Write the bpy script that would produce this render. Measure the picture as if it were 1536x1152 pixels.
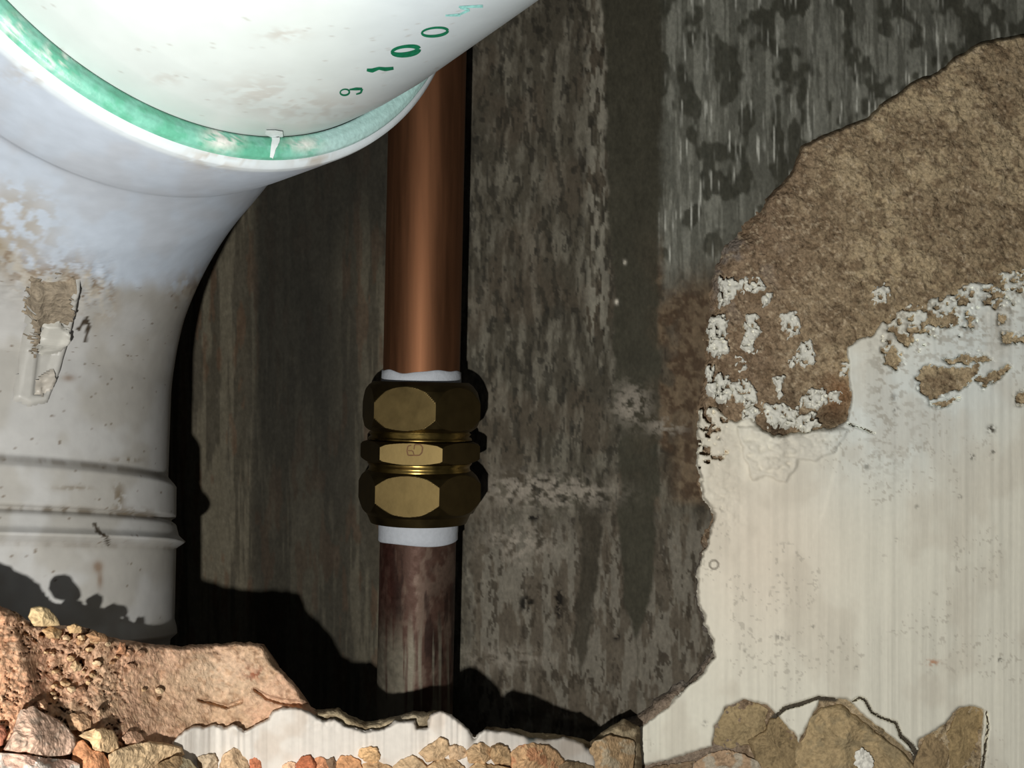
import bpy, bmesh, math, random
import numpy as np
from mathutils import Vector
from mathutils.bvhtree import BVHTree

for o in list(bpy.data.objects):
    bpy.data.objects.remove(o)
SC = bpy.context.scene
COL = SC.collection

# ------------------------------------------------------------------ camera, world, light, exposure
F = 1647.0                                   # focal length in pixels of a 1536 px wide frame
cd = bpy.data.cameras.new('camera')
cam = bpy.data.objects.new('camera', cd); COL.objects.link(cam)
cam.location = (0, 0, 0); cam.rotation_euler = (math.pi / 2, 0, 0)
cd.sensor_width = 36; cd.lens = 36 * F / 1536.0
cd.clip_start = 0.005; cd.clip_end = 20
SC.camera = cam

w = bpy.data.worlds.new('world'); SC.world = w; w.use_nodes = True
w.node_tree.nodes['Background'].inputs[0].default_value = (0.95, 1.0, 1.05, 1)
w.node_tree.nodes['Background'].inputs[1].default_value = 0.04

fl = bpy.data.lights.new('phone_flash', 'POINT')
fl.energy = 3.4; fl.shadow_soft_size = 0.0028; fl.color = (1.0, 0.985, 0.945)
flo = bpy.data.objects.new('phone_flash', fl); COL.objects.link(flo)
flo.location = (-0.035, -0.004, -0.050)

vs = SC.view_settings
SC.display_settings.display_device = 'sRGB'
vs.view_transform = 'Standard'; vs.look = 'None'; vs.gamma = 1; vs.exposure = 0.0
vs.use_curve_mapping = False

# ------------------------------------------------------------------ numeric helpers
_rt = np.random.RandomState(7).rand(64, 256, 256)


def vn(x, y, seed=0):
    t = _rt[seed % 64]
    xi = np.floor(x).astype(int); yi = np.floor(y).astype(int)
    fx = x - xi; fy = y - yi
    fx = fx * fx * (3 - 2 * fx); fy = fy * fy * (3 - 2 * fy)
    a = t[xi & 255, yi & 255]; b = t[(xi + 1) & 255, yi & 255]
    c = t[xi & 255, (yi + 1) & 255]; d = t[(xi + 1) & 255, (yi + 1) & 255]
    return (a * (1 - fx) + b * fx) * (1 - fy) + (c * (1 - fx) + d * fx) * fy


def fbm(x, y, seed=0, octv=4, gain=0.5):
    s = 0; a = 1; n = 0
    for i in range(octv):
        s = s + a * vn(x * 2 ** i + 17.3 * i, y * 2 ** i + 5.1 * i, seed + i); n += a; a *= gain
    return s / n                             # 0..1, mean .5


def vn3(x, y, z, seed=0):
    return (vn(x + z * 1.7, y - z * 1.3, seed) + vn(y * 1.1 + 9, z * 1.1 + x * .6, seed + 1) + vn(z + 31, x + y * .5, seed + 2)) / 3


def ss(a, b, x):
    t = np.clip((x - a) / (b - a), 0, 1)
    return t * t * (3 - 2 * t)


def lin(c):
    c = np.array(c, float) / 255.0
    return np.where(c < .04045, c / 12.92, ((c + .055) / 1.055) ** 2.4)


def mixc(a, b, t):
    return a * (1 - t[..., None]) + np.asarray(b) * t[..., None]


def sdf(poly, X, Y):
    """signed distance in px, positive inside"""
    P = np.array(poly, float); Q = np.roll(P, -1, 0)
    d = np.full(X.shape, 1e9); inside = np.zeros(X.shape, bool)
    for (x0, y0), (x1, y1) in zip(P, Q):
        ex, ey = x1 - x0, y1 - y0
        l2 = ex * ex + ey * ey
        if l2 < 1e-9:
            continue
        t = np.clip(((X - x0) * ex + (Y - y0) * ey) / l2, 0, 1)
        d = np.minimum(d, (X - x0 - t * ex) ** 2 + (Y - y0 - t * ey) ** 2)
        if y0 != y1:
            inside ^= ((Y < y0) != (Y < y1)) & (X < (x1 - x0) * (Y - y0) / (y1 - y0) + x0)
    d = np.sqrt(d)
    return np.where(inside, d, -d)


def blob(X, Y, cx, cy, rx, ry):
    return np.exp(-(((X - cx) / rx) ** 2 + ((Y - cy) / ry) ** 2))


def unp(px, py, d):
    """the point at depth d (mm) seen at pixel px, py"""
    px = np.asarray(px, float); py = np.asarray(py, float); d = np.asarray(d, float) + 0 * px
    return np.stack([(px - 768) / F * d, d, (576 - py) / F * d], -1)


def proj(P):
    return 768 + F * P[..., 0] / P[..., 1], 576 - F * P[..., 2] / P[..., 1]


# ------------------------------------------------------------------ object helpers
def mesh_obj(name, V, faces, mat, parent=None, col=None, smooth=True, tri=False):
    """V in mm; faces an (n,k) array or list"""
    me = bpy.data.meshes.new(name)
    V = np.asarray(V, float).reshape(-1, 3) * 0.001
    if isinstance(faces, np.ndarray):
        n, k = faces.shape
        me.vertices.add(len(V)); me.vertices.foreach_set('co', V.astype(np.float32).ravel())
        me.loops.add(n * k); me.loops.foreach_set('vertex_index', faces.astype(np.int32).ravel())
        me.polygons.add(n)
        me.polygons.foreach_set('loop_start', np.arange(0, n * k, k, dtype=np.int32))
        me.polygons.foreach_set('loop_total', np.full(n, k, np.int32))
        me.update(calc_edges=True)
    else:
        me.from_pydata(V.tolist(), [], faces); me.update()
    me.validate()
    me.polygons.foreach_set('use_smooth', np.full(len(me.polygons), smooth))
    if col is not None:
        c = np.ones((len(V), 4), np.float32); c[:, :3] = np.asarray(col).reshape(-1, 3)
        at = me.color_attributes.new('Col', 'FLOAT_COLOR', 'POINT'); at.data.foreach_set('color', c.ravel())
    me.materials.append(mat)
    o = bpy.data.objects.new(name, me); COL.objects.link(o)
    if parent is not None:
        o.parent = parent
        o.matrix_parent_inverse = parent.matrix_basis.inverted()
    return o


def tag(o, label=None, cat=None, group=None, kind=None):
    for k, v in (('label', label), ('category', cat), ('group', group), ('kind', kind)):
        if v:
            o[k] = v
    return o


def empty(name, loc=(0, 0, 0)):
    o = bpy.data.objects.new(name, None); COL.objects.link(o)
    o.location = [c * .001 for c in loc]; o.empty_display_size = .01
    return o


def grid_faces(nx, ny, closed=False):
    i = np.arange(ny - 1)[:, None]; m = nx if closed else nx - 1
    j = np.arange(m)[None, :]; j2 = (j + 1) % nx
    a = i * nx + j; b = i * nx + j2; c = (i + 1) * nx + j2; d = (i + 1) * nx + j
    return np.stack([a, b, c, d], -1).reshape(-1, 4)


def material(name, base=(.5, .5, .5), rough=.8, metal=0, attr=False, vary=.12, vscale=900, bump=.15, bscale=1500,
             spec=.3, bdist=.0004, stretch=None, rvar=0.0):
    m = bpy.data.materials.new(name); m.use_nodes = True
    nt = m.node_tree; N = nt.nodes; L = nt.links
    b = N['Principled BSDF']
    b.inputs['Roughness'].default_value = rough; b.inputs['Metallic'].default_value = metal
    b.inputs['Specular IOR Level'].default_value = spec
    tc = N.new('ShaderNodeTexCoord'); mp = N.new('ShaderNodeMapping')
    L.new(tc.outputs['Object'], mp.inputs[0])
    if stretch:
        mp.inputs['Scale'].default_value = stretch
    no = N.new('ShaderNodeTexNoise'); no.inputs['Scale'].default_value = vscale; no.inputs['Detail'].default_value = 4
    L.new(mp.outputs[0], no.inputs['Vector'])
    mr = N.new('ShaderNodeMapRange'); mr.inputs[1].default_value = .3; mr.inputs[2].default_value = .7
    mr.inputs[3].default_value = 1 - vary; mr.inputs[4].default_value = 1 + vary
    L.new(no.outputs['Fac'], mr.inputs[0])
    mx = N.new('ShaderNodeMix'); mx.data_type = 'RGBA'; mx.blend_type = 'MULTIPLY'; mx.inputs[0].default_value = 1
    if attr:
        at = N.new('ShaderNodeAttribute'); at.attribute_name = 'Col'; L.new(at.outputs['Color'], mx.inputs[6])
    else:
        mx.inputs[6].default_value = (*base, 1)
    L.new(mr.outputs[0], mx.inputs[7]); L.new(mx.outputs[2], b.inputs['Base Color'])
    if bump:
        n2 = N.new('ShaderNodeTexNoise'); n2.inputs['Scale'].default_value = bscale; n2.inputs['Detail'].default_value = 5
        L.new(mp.outputs[0], n2.inputs['Vector'])
        bp = N.new('ShaderNodeBump'); bp.inputs['Strength'].default_value = bump; bp.inputs['Distance'].default_value = bdist
        L.new(n2.outputs['Fac'], bp.inputs['Height']); L.new(bp.outputs[0], b.inputs['Normal'])
    if rvar:
        m2 = N.new('ShaderNodeMapRange'); m2.inputs[1].default_value = .3; m2.inputs[2].default_value = .7
        m2.inputs[3].default_value = rough - rvar; m2.inputs[4].default_value = rough + rvar
        L.new(no.outputs['Fac'], m2.inputs[0]); L.new(m2.outputs[0], b.inputs['Roughness'])
    return m


M_CONC = material('old_concrete', rough=.8, attr=True, vary=.14, vscale=1300, bump=.3, bscale=1200, spec=.1, stretch=(1, 1, .6))
M_REND = material('sand_cement_render', rough=.95, attr=True, vary=.28, vscale=1400, bump=1.0, bscale=900, spec=.05, bdist=.0008)
M_PAINT = material('painted_plaster', rough=.75, attr=True, vary=.04, vscale=260, bump=.18, bscale=1200, spec=.25, stretch=(1, 1, .12))
M_STONE = material('broken_masonry', rough=.95, attr=True, vary=.2, vscale=1100, bump=.8, bscale=1100, spec=.1, bdist=.0006)
M_PVC = material('white_plastic', rough=.45, attr=True, vary=.05, vscale=300, bump=.06, bscale=900, spec=.35)
M_PIPE = material('clean_plastic', rough=.35, attr=True, vary=.03, vscale=200, bump=.04, bscale=600, spec=.4)
M_GREEN = material('green_rubber', rough=.4, attr=True, vary=.12, vscale=900, bump=.25, bscale=1200, spec=.4)
M_INK = material('green_ink', base=(.0, .12, .055), rough=.6, vary=.3, vscale=1500, bump=0)
M_INK2 = material('faded_green_ink', base=(.22, .48, .45), rough=.6, vary=.3, vscale=1500, bump=0)
M_COPPER = material('copper', base=(.15, .066, .032), rough=.56, metal=.9, vary=.14, vscale=500, bump=.05, bscale=700, stretch=(1, 1, .06), rvar=.06)
M_COPPER2 = material('tarnished_copper', rough=.6, metal=.55, attr=True, vary=.15, vscale=600, bump=.15, bscale=900, rvar=.1)
M_BRASS = material('brass', base=(.078, .056, .023), rough=.46, metal=1, vary=.16, vscale=250, bump=.08, bscale=300, rvar=.03)
M_BRASS2 = material('turned_brass', base=(.22, .15, .045), rough=.3, metal=1, vary=.2, vscale=350, bump=.1, bscale=500, rvar=.05)
M_BRASSDARK = material('stamped_brass', base=(.10, .05, .02), rough=.6, metal=.5, vary=.2, vscale=900, bump=0)
M_TAPE = material('ptfe_tape', base=(.38, .40, .43), rough=.7, vary=.05, vscale=900, bump=.3, bscale=900)


# ------------------------------------------------------------------ sheet builder (broken layers of wall)
def sheet(name, xs, ys, sd_fn, depth_fn, col_fn, mat, parent=None, thick=0.0, h=None):
    X, Y = np.meshgrid(xs, ys)
    S = sd_fn(X, Y)
    step = h or (xs[1] - xs[0])
    # snap verts just outside the outline onto it
    gy, gx = np.gradient(S, ys, xs)
    g2 = np.maximum(gx * gx + gy * gy, .05)
    near = (S < 0) & (S > -1.5 * step)
    Xs = np.where(near, X - S * gx / g2 * 1.0, X); Ys = np.where(near, Y - S * gy / g2, Y)
    lim = step * 1.2
    Xs = np.clip(Xs, X - lim, X + lim); Ys = np.clip(Ys, Y - lim, Y + lim)
    ok = S > -1.0 * step
    keep = ok[:-1, :-1] & ok[1:, :-1] & ok[:-1, 1:] & ok[1:, 1:]
    D = depth_fn(Xs, Ys, np.maximum(S, 0))
    C = col_fn(Xs, Ys, np.maximum(S, 0))
    V = unp(Xs, Ys, D).reshape(-1, 3); C = C.reshape(-1, 3)
    Fc = grid_faces(len(xs), len(ys))[keep.ravel()][:, [0, 3, 2, 1]]
    if thick > 0:
        e = np.concatenate([Fc[:, [0, 1]], Fc[:, [1, 2]], Fc[:, [2, 3]], Fc[:, [3, 0]]])
        key = np.sort(e, 1); k = key[:, 0].astype(np.int64) * (len(V)) + key[:, 1]
        u, idx, cnt = np.unique(k, return_index=True, return_counts=True)
        be = e[idx[cnt == 1]]
        off = len(V)
        V = np.vstack([V, V + np.array([0, thick, -.55 * thick])]); C = np.vstack([C, C * .85])
        side = np.stack([be[:, 1], be[:, 0], be[:, 0] + off, be[:, 1] + off], 1)
        Fc = np.vstack([Fc, side])
    used = np.unique(Fc); remap = np.full(len(V), -1); remap[used] = np.arange(len(used))
    return mesh_obj(name, V[used], remap[Fc], mat, parent, C[used])


# ------------------------------------------------------------------ the back wall of the recess
def back_flat(X, Y):
    d = np.interp(X, [-300, 260, 420, 600, 900, 1100, 1900], [344, 343, 338, 334, 331, 327, 327])
    return d + 3.0 * (fbm(X / 240, Y / 300, 3, 2) - .5)


def drag(X, Y):
    """vertical trowel and shutter marks, 0..1"""
    w_ = 14 * (fbm(X / 60, Y / 90, 50, 3) - .5)
    a = fbm((X + w_) / 17, Y / 85, 10, 4, .6)
    b = fbm((X + w_) / 6, Y / 40, 14, 3, .6)
    return a, b


def back_depth(X, Y):
    a, b = drag(X, Y)
    amp = .45 + .55 * ss(560, 700, X)
    rel = amp * (1.2 * (a - .5) + .45 * (b - .5))
    # vertical band of deeper concrete between two rough strips
    band = ss(898, 915, X + 14 * (fbm(X * 0, Y / 30, 5, 3) - .5)) * (1 - ss(985, 1003, X + 14 * (fbm(X * 0, Y / 34, 8, 3) - .5))) * (1 - ss(560, 700, Y))
    lump = blob(X, Y, 945, 610, 26, 24) * 2.2 + blob(X, Y, 820, 740, 70, 34) * 3.0 * (fbm(X / 16, Y / 12, 69, 4) - .3) + blob(X, Y, 1000, 650, 30, 12)
    pit = blob(X, Y, 790, 905, 12, 12) + blob(X, Y, 800, 775, 9, 5) + blob(X, Y, 838, 905, 7, 26)
    base_lump = 5 * ss(1010, 1060, Y) * ss(700, 800, X) * (fbm(X / 40, Y / 18, 22, 3) - .3)
    return back_flat(X, Y) - rel + 1.1 * band - lump - base_lump * .8 + 1.0 * pit * ss(.42, .5, fbm(X / 7, Y / 7, 67, 3))


def back_color(X, Y, S=None):
    a, b = drag(X, Y)
    n = fbm(X / 120, Y / 160, 20, 3)
    f = fbm(X / 5, Y / 9, 23, 3, .7)
    c = np.empty(X.shape + (3,)); c[:] = lin((84, 80, 70))
    # large tone drift
    c *= (0.70 + .5 * n)[..., None]
    lean = X + 10 * (fbm(X / 50, Y / 60, 66, 3) - .5)
    q = fbm(lean / 11, Y / 46, 10, 4, .6)
    c = mixc(np.ones(c.shape) * lin((62, 58, 49)) * (.75 + .5 * n)[..., None], lin((84, 80, 70)), ss(.46, .58, q) * .7)
    c = mixc(c, lin((98, 94, 83)), ss(.60, .66, q) * .5)
    c = mixc(c, lin((78, 66, 54)), ss(.5, .62, fbm(X / 60, Y / 90, 68, 3)) * .22)
    c = mixc(c, lin((38, 36, 30)), ss(.59, .63, fbm(lean / 8, Y / 26, 14, 4, .6)) * .65)
    c = mixc(c, lin((36, 34, 29)), ss(.80, .84, vn(lean / 5, Y / 15, 18)) * .7)
    # calmer boards left of the copper pipe
    left = 1 - ss(560, 610, X)
    g = fbm(X / 14, Y / 260, 30, 4, .6)
    cl = mixc(np.ones(c.shape) * lin((78, 73, 61)), lin((56, 52, 43)), ss(.47, .55, g))
    cl = mixc(cl, lin((70, 52, 38)), ss(.58, .66, fbm(X / 11, Y / 60, 34, 3)) * .6)
    c = mixc(c, cl, left * .85)
    # darker band beside the copper pipe, wider at the top, soft vertical edges
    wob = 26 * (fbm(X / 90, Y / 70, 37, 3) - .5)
    dark_band = ss(365, 392, X + wob * .4) * (1 - ss(455, 560, X + wob + 70 * ss(430, 250, Y) * -1 - 30 * ss(300, 500, Y)))
    dark_band = dark_band * (.97 - .35 * ss(480, 900, Y))
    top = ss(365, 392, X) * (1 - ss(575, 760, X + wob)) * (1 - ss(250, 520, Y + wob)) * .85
    c = mixc(c, lin((31, 30, 26)), np.maximum(dark_band, top) * .93)
    # pale drips below the collars
    c = mixc(c, lin((118, 114, 102)), .75 * ss(.50, .55, fbm(X / 7, Y / 30, 41, 3)) * ss(868, 890, X) * (1 - ss(905, 925, X)) * (1 - ss(480, 560, Y)))
    # smooth dark strip
    wx = 16 * (fbm(X * 0 + 3, Y / 26, 5, 4, .6) - .5)
    cx = np.interp(Y, [0, 380, 480, 640, 800, 900], [955, 955, 952, 960, 955, 955])
    hw = np.interp(Y, [0, 300, 420, 560, 650, 800, 900, 960], [50, 42, 32, 34, 30, 27, 20, 0])
    strip = ss(-4, 3, hw - np.abs(X + wx - cx))
    c = mixc(c, lin((53, 51, 42)) * (.85 + .3 * fbm(X / 30, Y / 30, 44, 3))[..., None], strip * .97)
    # second narrow dark drip
    hw2 = np.interp(Y, [700, 760, 850, 960, 1010], [0, 17, 14, 12, 0])
    d2 = ss(-3, 3, hw2 - np.abs(X + wx * 1.3 - np.interp(Y, [700, 1010], [895, 868])))
    c = mixc(c, lin((50, 46, 38)), d2 * .8)
    # brown mortar staining
    br = ss(.36, .56, fbm(X / 45, Y / 50, 47, 4)) * ss(925, 1000, X) * ss(300, 420, Y) * (1 - ss(740, 800, Y))
    br = np.maximum(br, ss(985, 1030, X) * ss(380, 460, Y) * (1 - ss(745, 765, Y)) * .95) * (1 - strip * .8)
    c = mixc(c, mixc(np.ones(c.shape) * lin((94, 80, 63)), lin((66, 52, 39)), ss(.42, .62, fbm(X / 12, Y / 13, 48, 4, .6))), br * .9)
    # pale grey lower face
    low = ss(740, 830, Y + 60 * (fbm(X / 50, Y / 50, 52, 3) - .5)) * ss(690, 720, X)
    cg = mixc(np.ones(c.shape) * lin((100, 95, 85)), lin((76, 69, 59)), ss(.47, .53, fbm(X / 13, Y / 55, 54, 4, .6)))
    cg = mixc(cg, lin((48, 42, 34)), ss(.60, .64, fbm(X / 8, Y / 22, 55, 4, .6)) * .85)
    c = mixc(c, cg, low * (1 - strip) * (1 - d2) * .8)
    # whitish plaster smears
    sm = blob(X, Y, 800, 735, 75, 24) + blob(X, Y, 860, 740, 60, 18) * .7 + blob(X, Y, 947, 605, 24, 26) * 1.3 + blob(X, Y, 1000, 640, 26, 12)
    sm = sm + .8 * blob(X, Y, 780, 815, 50, 30) + .5 * blob(X, Y, 760, 985, 70, 16)
    c = mixc(c, lin((122, 115, 104)), np.clip(sm * ss(.36, .62, fbm(X / 9, Y / 7, 57, 4, .6)) * 1.2, 0, .9))
    # top right: scraped concrete, light vertical scratches
    tr = ss(985, 1003, X + wx) * (1 - ss(300, 400, Y + (X - 1150) * .5))
    t1 = fbm(X / 9, Y / 120, 60, 4, .65)
    ct = mixc(np.ones(c.shape) * lin((84, 84, 76)), lin((108, 108, 99)), ss(.46, .56, t1))
    ct = mixc(ct, lin((48, 48, 40)), ss(.50, .60, fbm(X / 26, Y / 46, 62, 3, .6)) * .85)
    fine = vn(X / 3.2, Y / 55, 12) * (.55 + .45 * vn(X / 2.1, Y / 20, 13))
    ct = mixc(ct, lin((176, 176, 166)), ss(.60, .82, fine) * .85 * ss(.3, .6, fbm(X / 40, Y / 60, 64, 2)))
    c = mixc(c, ct, tr * .92)
    # splats
    pits = blob(X, Y, 790, 905, 11, 11) + blob(X, Y, 800, 775, 9, 5) + blob(X, Y, 838, 905, 6, 24) + blob(X, Y, 925, 955, 5, 5)
    c = mixc(c, lin((22, 20, 17)), np.clip(pits * 1.6, 0, .95) * ss(.42, .5, fbm(X / 7, Y / 7, 67, 3)))
    for (sx, sy, r) in ((925, 453, 2.6), (937, 393, 2.4)):
        c = mixc(c, lin((170, 164, 150)), np.clip(1.3 * blob(X, Y, sx, sy, r, r * 1.4), 0, 1) * ss(.35, .5, f))
    return c * 1.22 * (.78 + .44 * f)[..., None]


xs = np.concatenate([np.arange(-300, 255, 15.), np.arange(255, 1548, 2.3), np.arange(1560, 1860, 15.)])
ys = np.concatenate([np.arange(-300, 0, 15.), np.arange(0, 1112, 2.5), np.arange(1120, 1420, 15.)])


def back_sd(X, Y):
    hid = (X > 1130) & (Y > 480 - .25 * (X - 1130)) | (X > 1160) & (Y > 400)
    return np.where(hid, -50., 50.)


wall_back = sheet('wall_back', xs, ys, back_sd, lambda X, Y, S: back_depth(X, Y), back_color, M_CONC, thick=0, h=2.3)
tag(wall_back, 'dark streaked bare concrete wall at the back of the recess', kind='structure')

# ------------------------------------------------------------------ the right wall: render and painted plaster
REND = [(1143, 303), (1160, 285), (1185, 262), (1200, 218), (1222, 208), (1250, 196), (1272, 186), (1300, 176), (1318, 156),
        (1345, 140), (1375, 118), (1405, 108), (1440, 80), (1465, 64), (1500, 55), (1536, 50), (1620, 30), (1860, -40), (1860, 1420), (900, 1420), (905, 1120),
        (912, 1092), (936, 1076), (965, 1052), (1010, 1025), (1045, 1000), (1066, 975), (1056, 950), (1040, 905), (1040, 850),
        (1056, 805), (1064, 770), (1048, 745), (1040, 700), (1040, 620), (1052, 560), (1056, 480), (1062, 420), (1085, 365), (1115, 330)]
PAINT = [(1048, 616), (1062, 606), (1078, 612), (1092, 628), (1104, 632), (1125, 622), (1140, 640), (1160, 655), (1190, 650),
         (1215, 646), (1245, 642), (1268, 632), (1277, 600), (1272, 565), (1268, 522), (1285, 510), (1310, 500), (1322, 482), (1345, 468),
         (1366, 456), (1385, 458), (1400, 446), (1425, 442), (1445, 428), (1462, 420), (1480, 424), (1500, 408), (1536, 402), (1640, 380),
         (1860, 350), (1860, 1420), (960, 1420), (955, 1140), (953, 1095), (975, 1078), (1000, 1060), (1022, 1036), (1052, 1010), (1070, 985),
         (1068, 960), (1058, 935), (1046, 900), (1047, 850), (1062, 808), (1071, 770), (1055, 745), (1046, 700)]
HOLES = [[(1375, 560), (1400, 548), (1440, 556), (1470, 545), (1450, 580), (1420, 592), (1395, 600), (1378, 580)],
         [(1395, 605), (1440, 596), (1425, 605), (1400, 608)],
         [(1395, 470), (1432, 474), (1440, 486), (1400, 492), (1388, 482)],
         [(1325, 525), (1340, 520), (1352, 545), (1345, 555), (1330, 545)],
         [(1330, 488), (1372, 508), (1360, 520), (1350, 512)],
         [(1462, 568), (1500, 552), (1518, 548), (1495, 572), (1475, 580)],
         [(1450, 478), (1460, 476), (1462, 492), (1450, 490)],
         [(1500, 500), (1545, 502), (1545, 515), (1505, 512)],
         [(1480, 415), (1500, 412), (1502, 428), (1484, 426)],
         [(1520, 592), (1550, 590), (1550, 606), (1524, 604)],
         [(1498, 470), (1508, 472), (1506, 484), (1496, 482)],
         [(1418, 535), (1470, 532), (1485, 540), (1420, 545)]]
wall_right = empty('wall_right', (110, 322, -40))
tag(wall_right, 'right wall of broken brown render under white painted plaster', kind='structure')


def rend_sd(X, Y):
    s = sdf(REND, X, Y)
    a = 9 + 16 * (X < 1150)
    return s + a * (fbm(X / 22, Y / 22, 71, 4, .6) - .5)


def rend_base(X, Y):
    th = np.interp(X, [1000, 1100, 1180, 1300], [3.5, 3.0, 4.2, 5.5])
    return back_flat(X, Y) - th - 2.0


def grain(X, Y):
    return 1.5 * (fbm(X / 6, Y / 6, 74, 3, .65) - .5) + 1.4 * (fbm(X / 14, Y / 13, 76, 2) - .5) + 1.8 * (fbm(X / 34, Y / 30, 77, 3) - .5)


def rend_depth(X, Y, S):
    wide = np.where((X < 1150) & (Y > 300), 46., 7.)
    wide = np.where(Y > 800, 26., wide)
    t = 1 - (1 - np.clip(S / wide, 0, 1)) ** 2
    bd = back_flat(X, Y) + 1.6
    d = bd * (1 - t) + rend_base(X, Y) * t
    lumps = 2.0 * ss(.58, .68, fbm(X / 14, Y / 12, 80, 3)) * ss(1250, 1100, X) * ss(480, 620, Y)
    pit = blob(X, Y, 1170, 648, 12, 12) + blob(X, Y, 1245, 630, 28, 12) + blob(X, Y, 1080, 590, 5, 30)
    return d - grain(X, Y) * t + .0 * lumps + 2.5 * pit * t


CRACKS = [[(1160, 1078, 1.0), (1178, 1062, 2.5), (1200, 1056, 2.5), (1228, 1046, 1.6), (1252, 1048, 1.0)],
          [(1280, 1052, .8), (1290, 1046, 1.2), (1298, 1050, 1.4), (1308, 1068, 1.4), (1322, 1076, 1.6), (1344, 1084, 1.6), (1352, 1104, 2.2), (1366, 1116, 3), (1376, 1132, 4), (1382, 1300, 4)],
          [(1480, 1068, .8), (1482, 1090, 1.4), (1478, 1120, 1.2), (1472, 1170, 1.0)],
          [(1272, 635, 1), (1300, 645, .7), (1312, 650, .3)],
          ]


def crack_d(ln, X, Y):
    d = np.full(X.shape, 1e9)
    wv = 3 * (fbm(X / 8, Y / 8, 119, 3) - .5)
    for (x0, y0, w0), (x1, y1, w1) in zip(ln[:-1], ln[1:]):
        ex, ey = x1 - x0, y1 - y0
        t = np.clip(((X - x0) * ex + (Y - y0) * ey) / (ex * ex + ey * ey), 0, 1)
        d = np.minimum(d, np.hypot(X - x0 - t * ex, Y - y0 - t * ey) - (w0 * (1 - t) + w1 * t) - .6)
    return d + wv * .5




def rend_color(X, Y, S):
    g = fbm(X / 4, Y / 4, 83, 3, .7); m = fbm(X / 60, Y / 50, 86, 3); k = fbm(X / 12, Y / 10, 89, 3, .6)
    c = np.ones(X.shape + (3,)) * lin((166, 145, 108))
    c = mixc(c, lin((134, 114, 84)), ss(.40, .62, m) * .7)
    c = mixc(c, lin((120, 98, 74)), (1 - ss(1120, 1320, X)) * .8)
    c = mixc(c, lin((116, 108, 96)), ss(.5, .7, fbm(X / 24, Y / 34, 92, 3)) * (1 - ss(1090, 1200, X)) * (1 - ss(400, 520, Y)) * .7)
    c = mixc(c, lin((104, 84, 60)), ss(.54, .62, k) * .6)
    c = mixc(c, lin((176, 156, 122)), ss(.60, .70, vn(X / 6.6, Y / 5.6, 95)) * ss(.5, .62, g) * .6)
    c = mixc(c, lin((60, 48, 34)), ss(.66, .8, 1 - g) * .5)
    c = mixc(c, lin((52, 38, 26)), np.clip(blob(X, Y, 1165, 640, 22, 22) + blob(X, Y, 1250, 625, 34, 18) + blob(X, Y, 1080, 590, 8, 36) + blob(X, Y, 1180, 600, 20, 30) * .5, 0, 1) * .75)
    c = mixc(c, lin((112, 74, 42)), blob(X, Y, 1258, 590, 26, 30) * .7)
    rim = ss(800, 850, Y) * (1 - ss(1095, 1120, X))
    c = mixc(c, lin((126, 110, 90)), rim * .8)
    c = mixc(c, lin((92, 88, 78)), rim * (1 - ss(2, 16, S)) * .7)
    for ln in CRACKS:
        c = mixc(c, lin((74, 66, 52)), 1 - ss(2.0, 4, crack_d(ln, X, Y)))
    return c * np.array([1.10, 1.16, 1.36]) * (.74 + .52 * g)[..., None]


xs = np.concatenate([np.arange(890, 1548, 2.0), np.arange(1555, 1860, 15.)])
ys = np.concatenate([np.arange(-60, 20, 10.), np.arange(20, 1156, 2.0), np.arange(1165, 1420, 15.)])


def rend_vis(X, Y):
    s = rend_sd(X, Y)
    deep = sdf(PAINT, X, Y)
    hidden = (deep > 90) & (Y > 660) & (Y < 1040) | (deep > 90) & (Y > 620) & (X < 1400) & (Y < 1040)
    return np.where(hidden, -50., s)


render_part = sheet('cement_render', xs, ys, rend_vis, rend_depth, rend_color, M_REND, wall_right, thick=0, h=2.0)
tag(render_part, 'brown sandy cement render, bare where the paint has gone')


def paint_front(X, Y):
    return rend_base(X, Y) - 2.3 + 0.8 * (fbm(X / 150, Y / 150, 101, 2) - .5)


def paint_sd(X, Y):
    s = sdf(PAINT, X, Y) + 9 * (fbm(X / 12, Y / 12, 104, 4, .65) - .5)
    for i, h in enumerate(HOLES):
        s = np.minimum(s, -(sdf(h, X, Y) - 1 + 19 * (fbm(X / 9, Y / 7, 107, 4, .6) - .5)))
    # flaking pock marks near the upper edge
    zone = (1 - ss(14, 120, sdf(PAINT, X, Y))) * ss(1290, 1340, X) * (1 - ss(560, 600, Y))
    pk = fbm(X / 9, Y / 7, 110, 3, .6)
    s = np.minimum(s, (.72 - .13 * zone - pk) * 40 + (1 - zone) * 20)
    zl = (1 - ss(1085, 1110, X)) * (1 - ss(690, 720, Y)) * ss(560, 600, Y)
    s = np.minimum(s, (.70 - .10 * zl - fbm(X / 7, Y / 7, 113, 3, .6)) * 40 + (1 - zl) * 20)
    # missing pieces at the bottom
    for h in BOTTOM_GAPS:
        s = np.minimum(s, -(sdf(h, X, Y) + 5 * (fbm(X / 9, Y / 9, 116, 3) - .5)))
    for ln in CRACKS:
        s = np.minimum(s, (crack_d(ln, X, Y) + .7) * 2.4)
    return s


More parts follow.
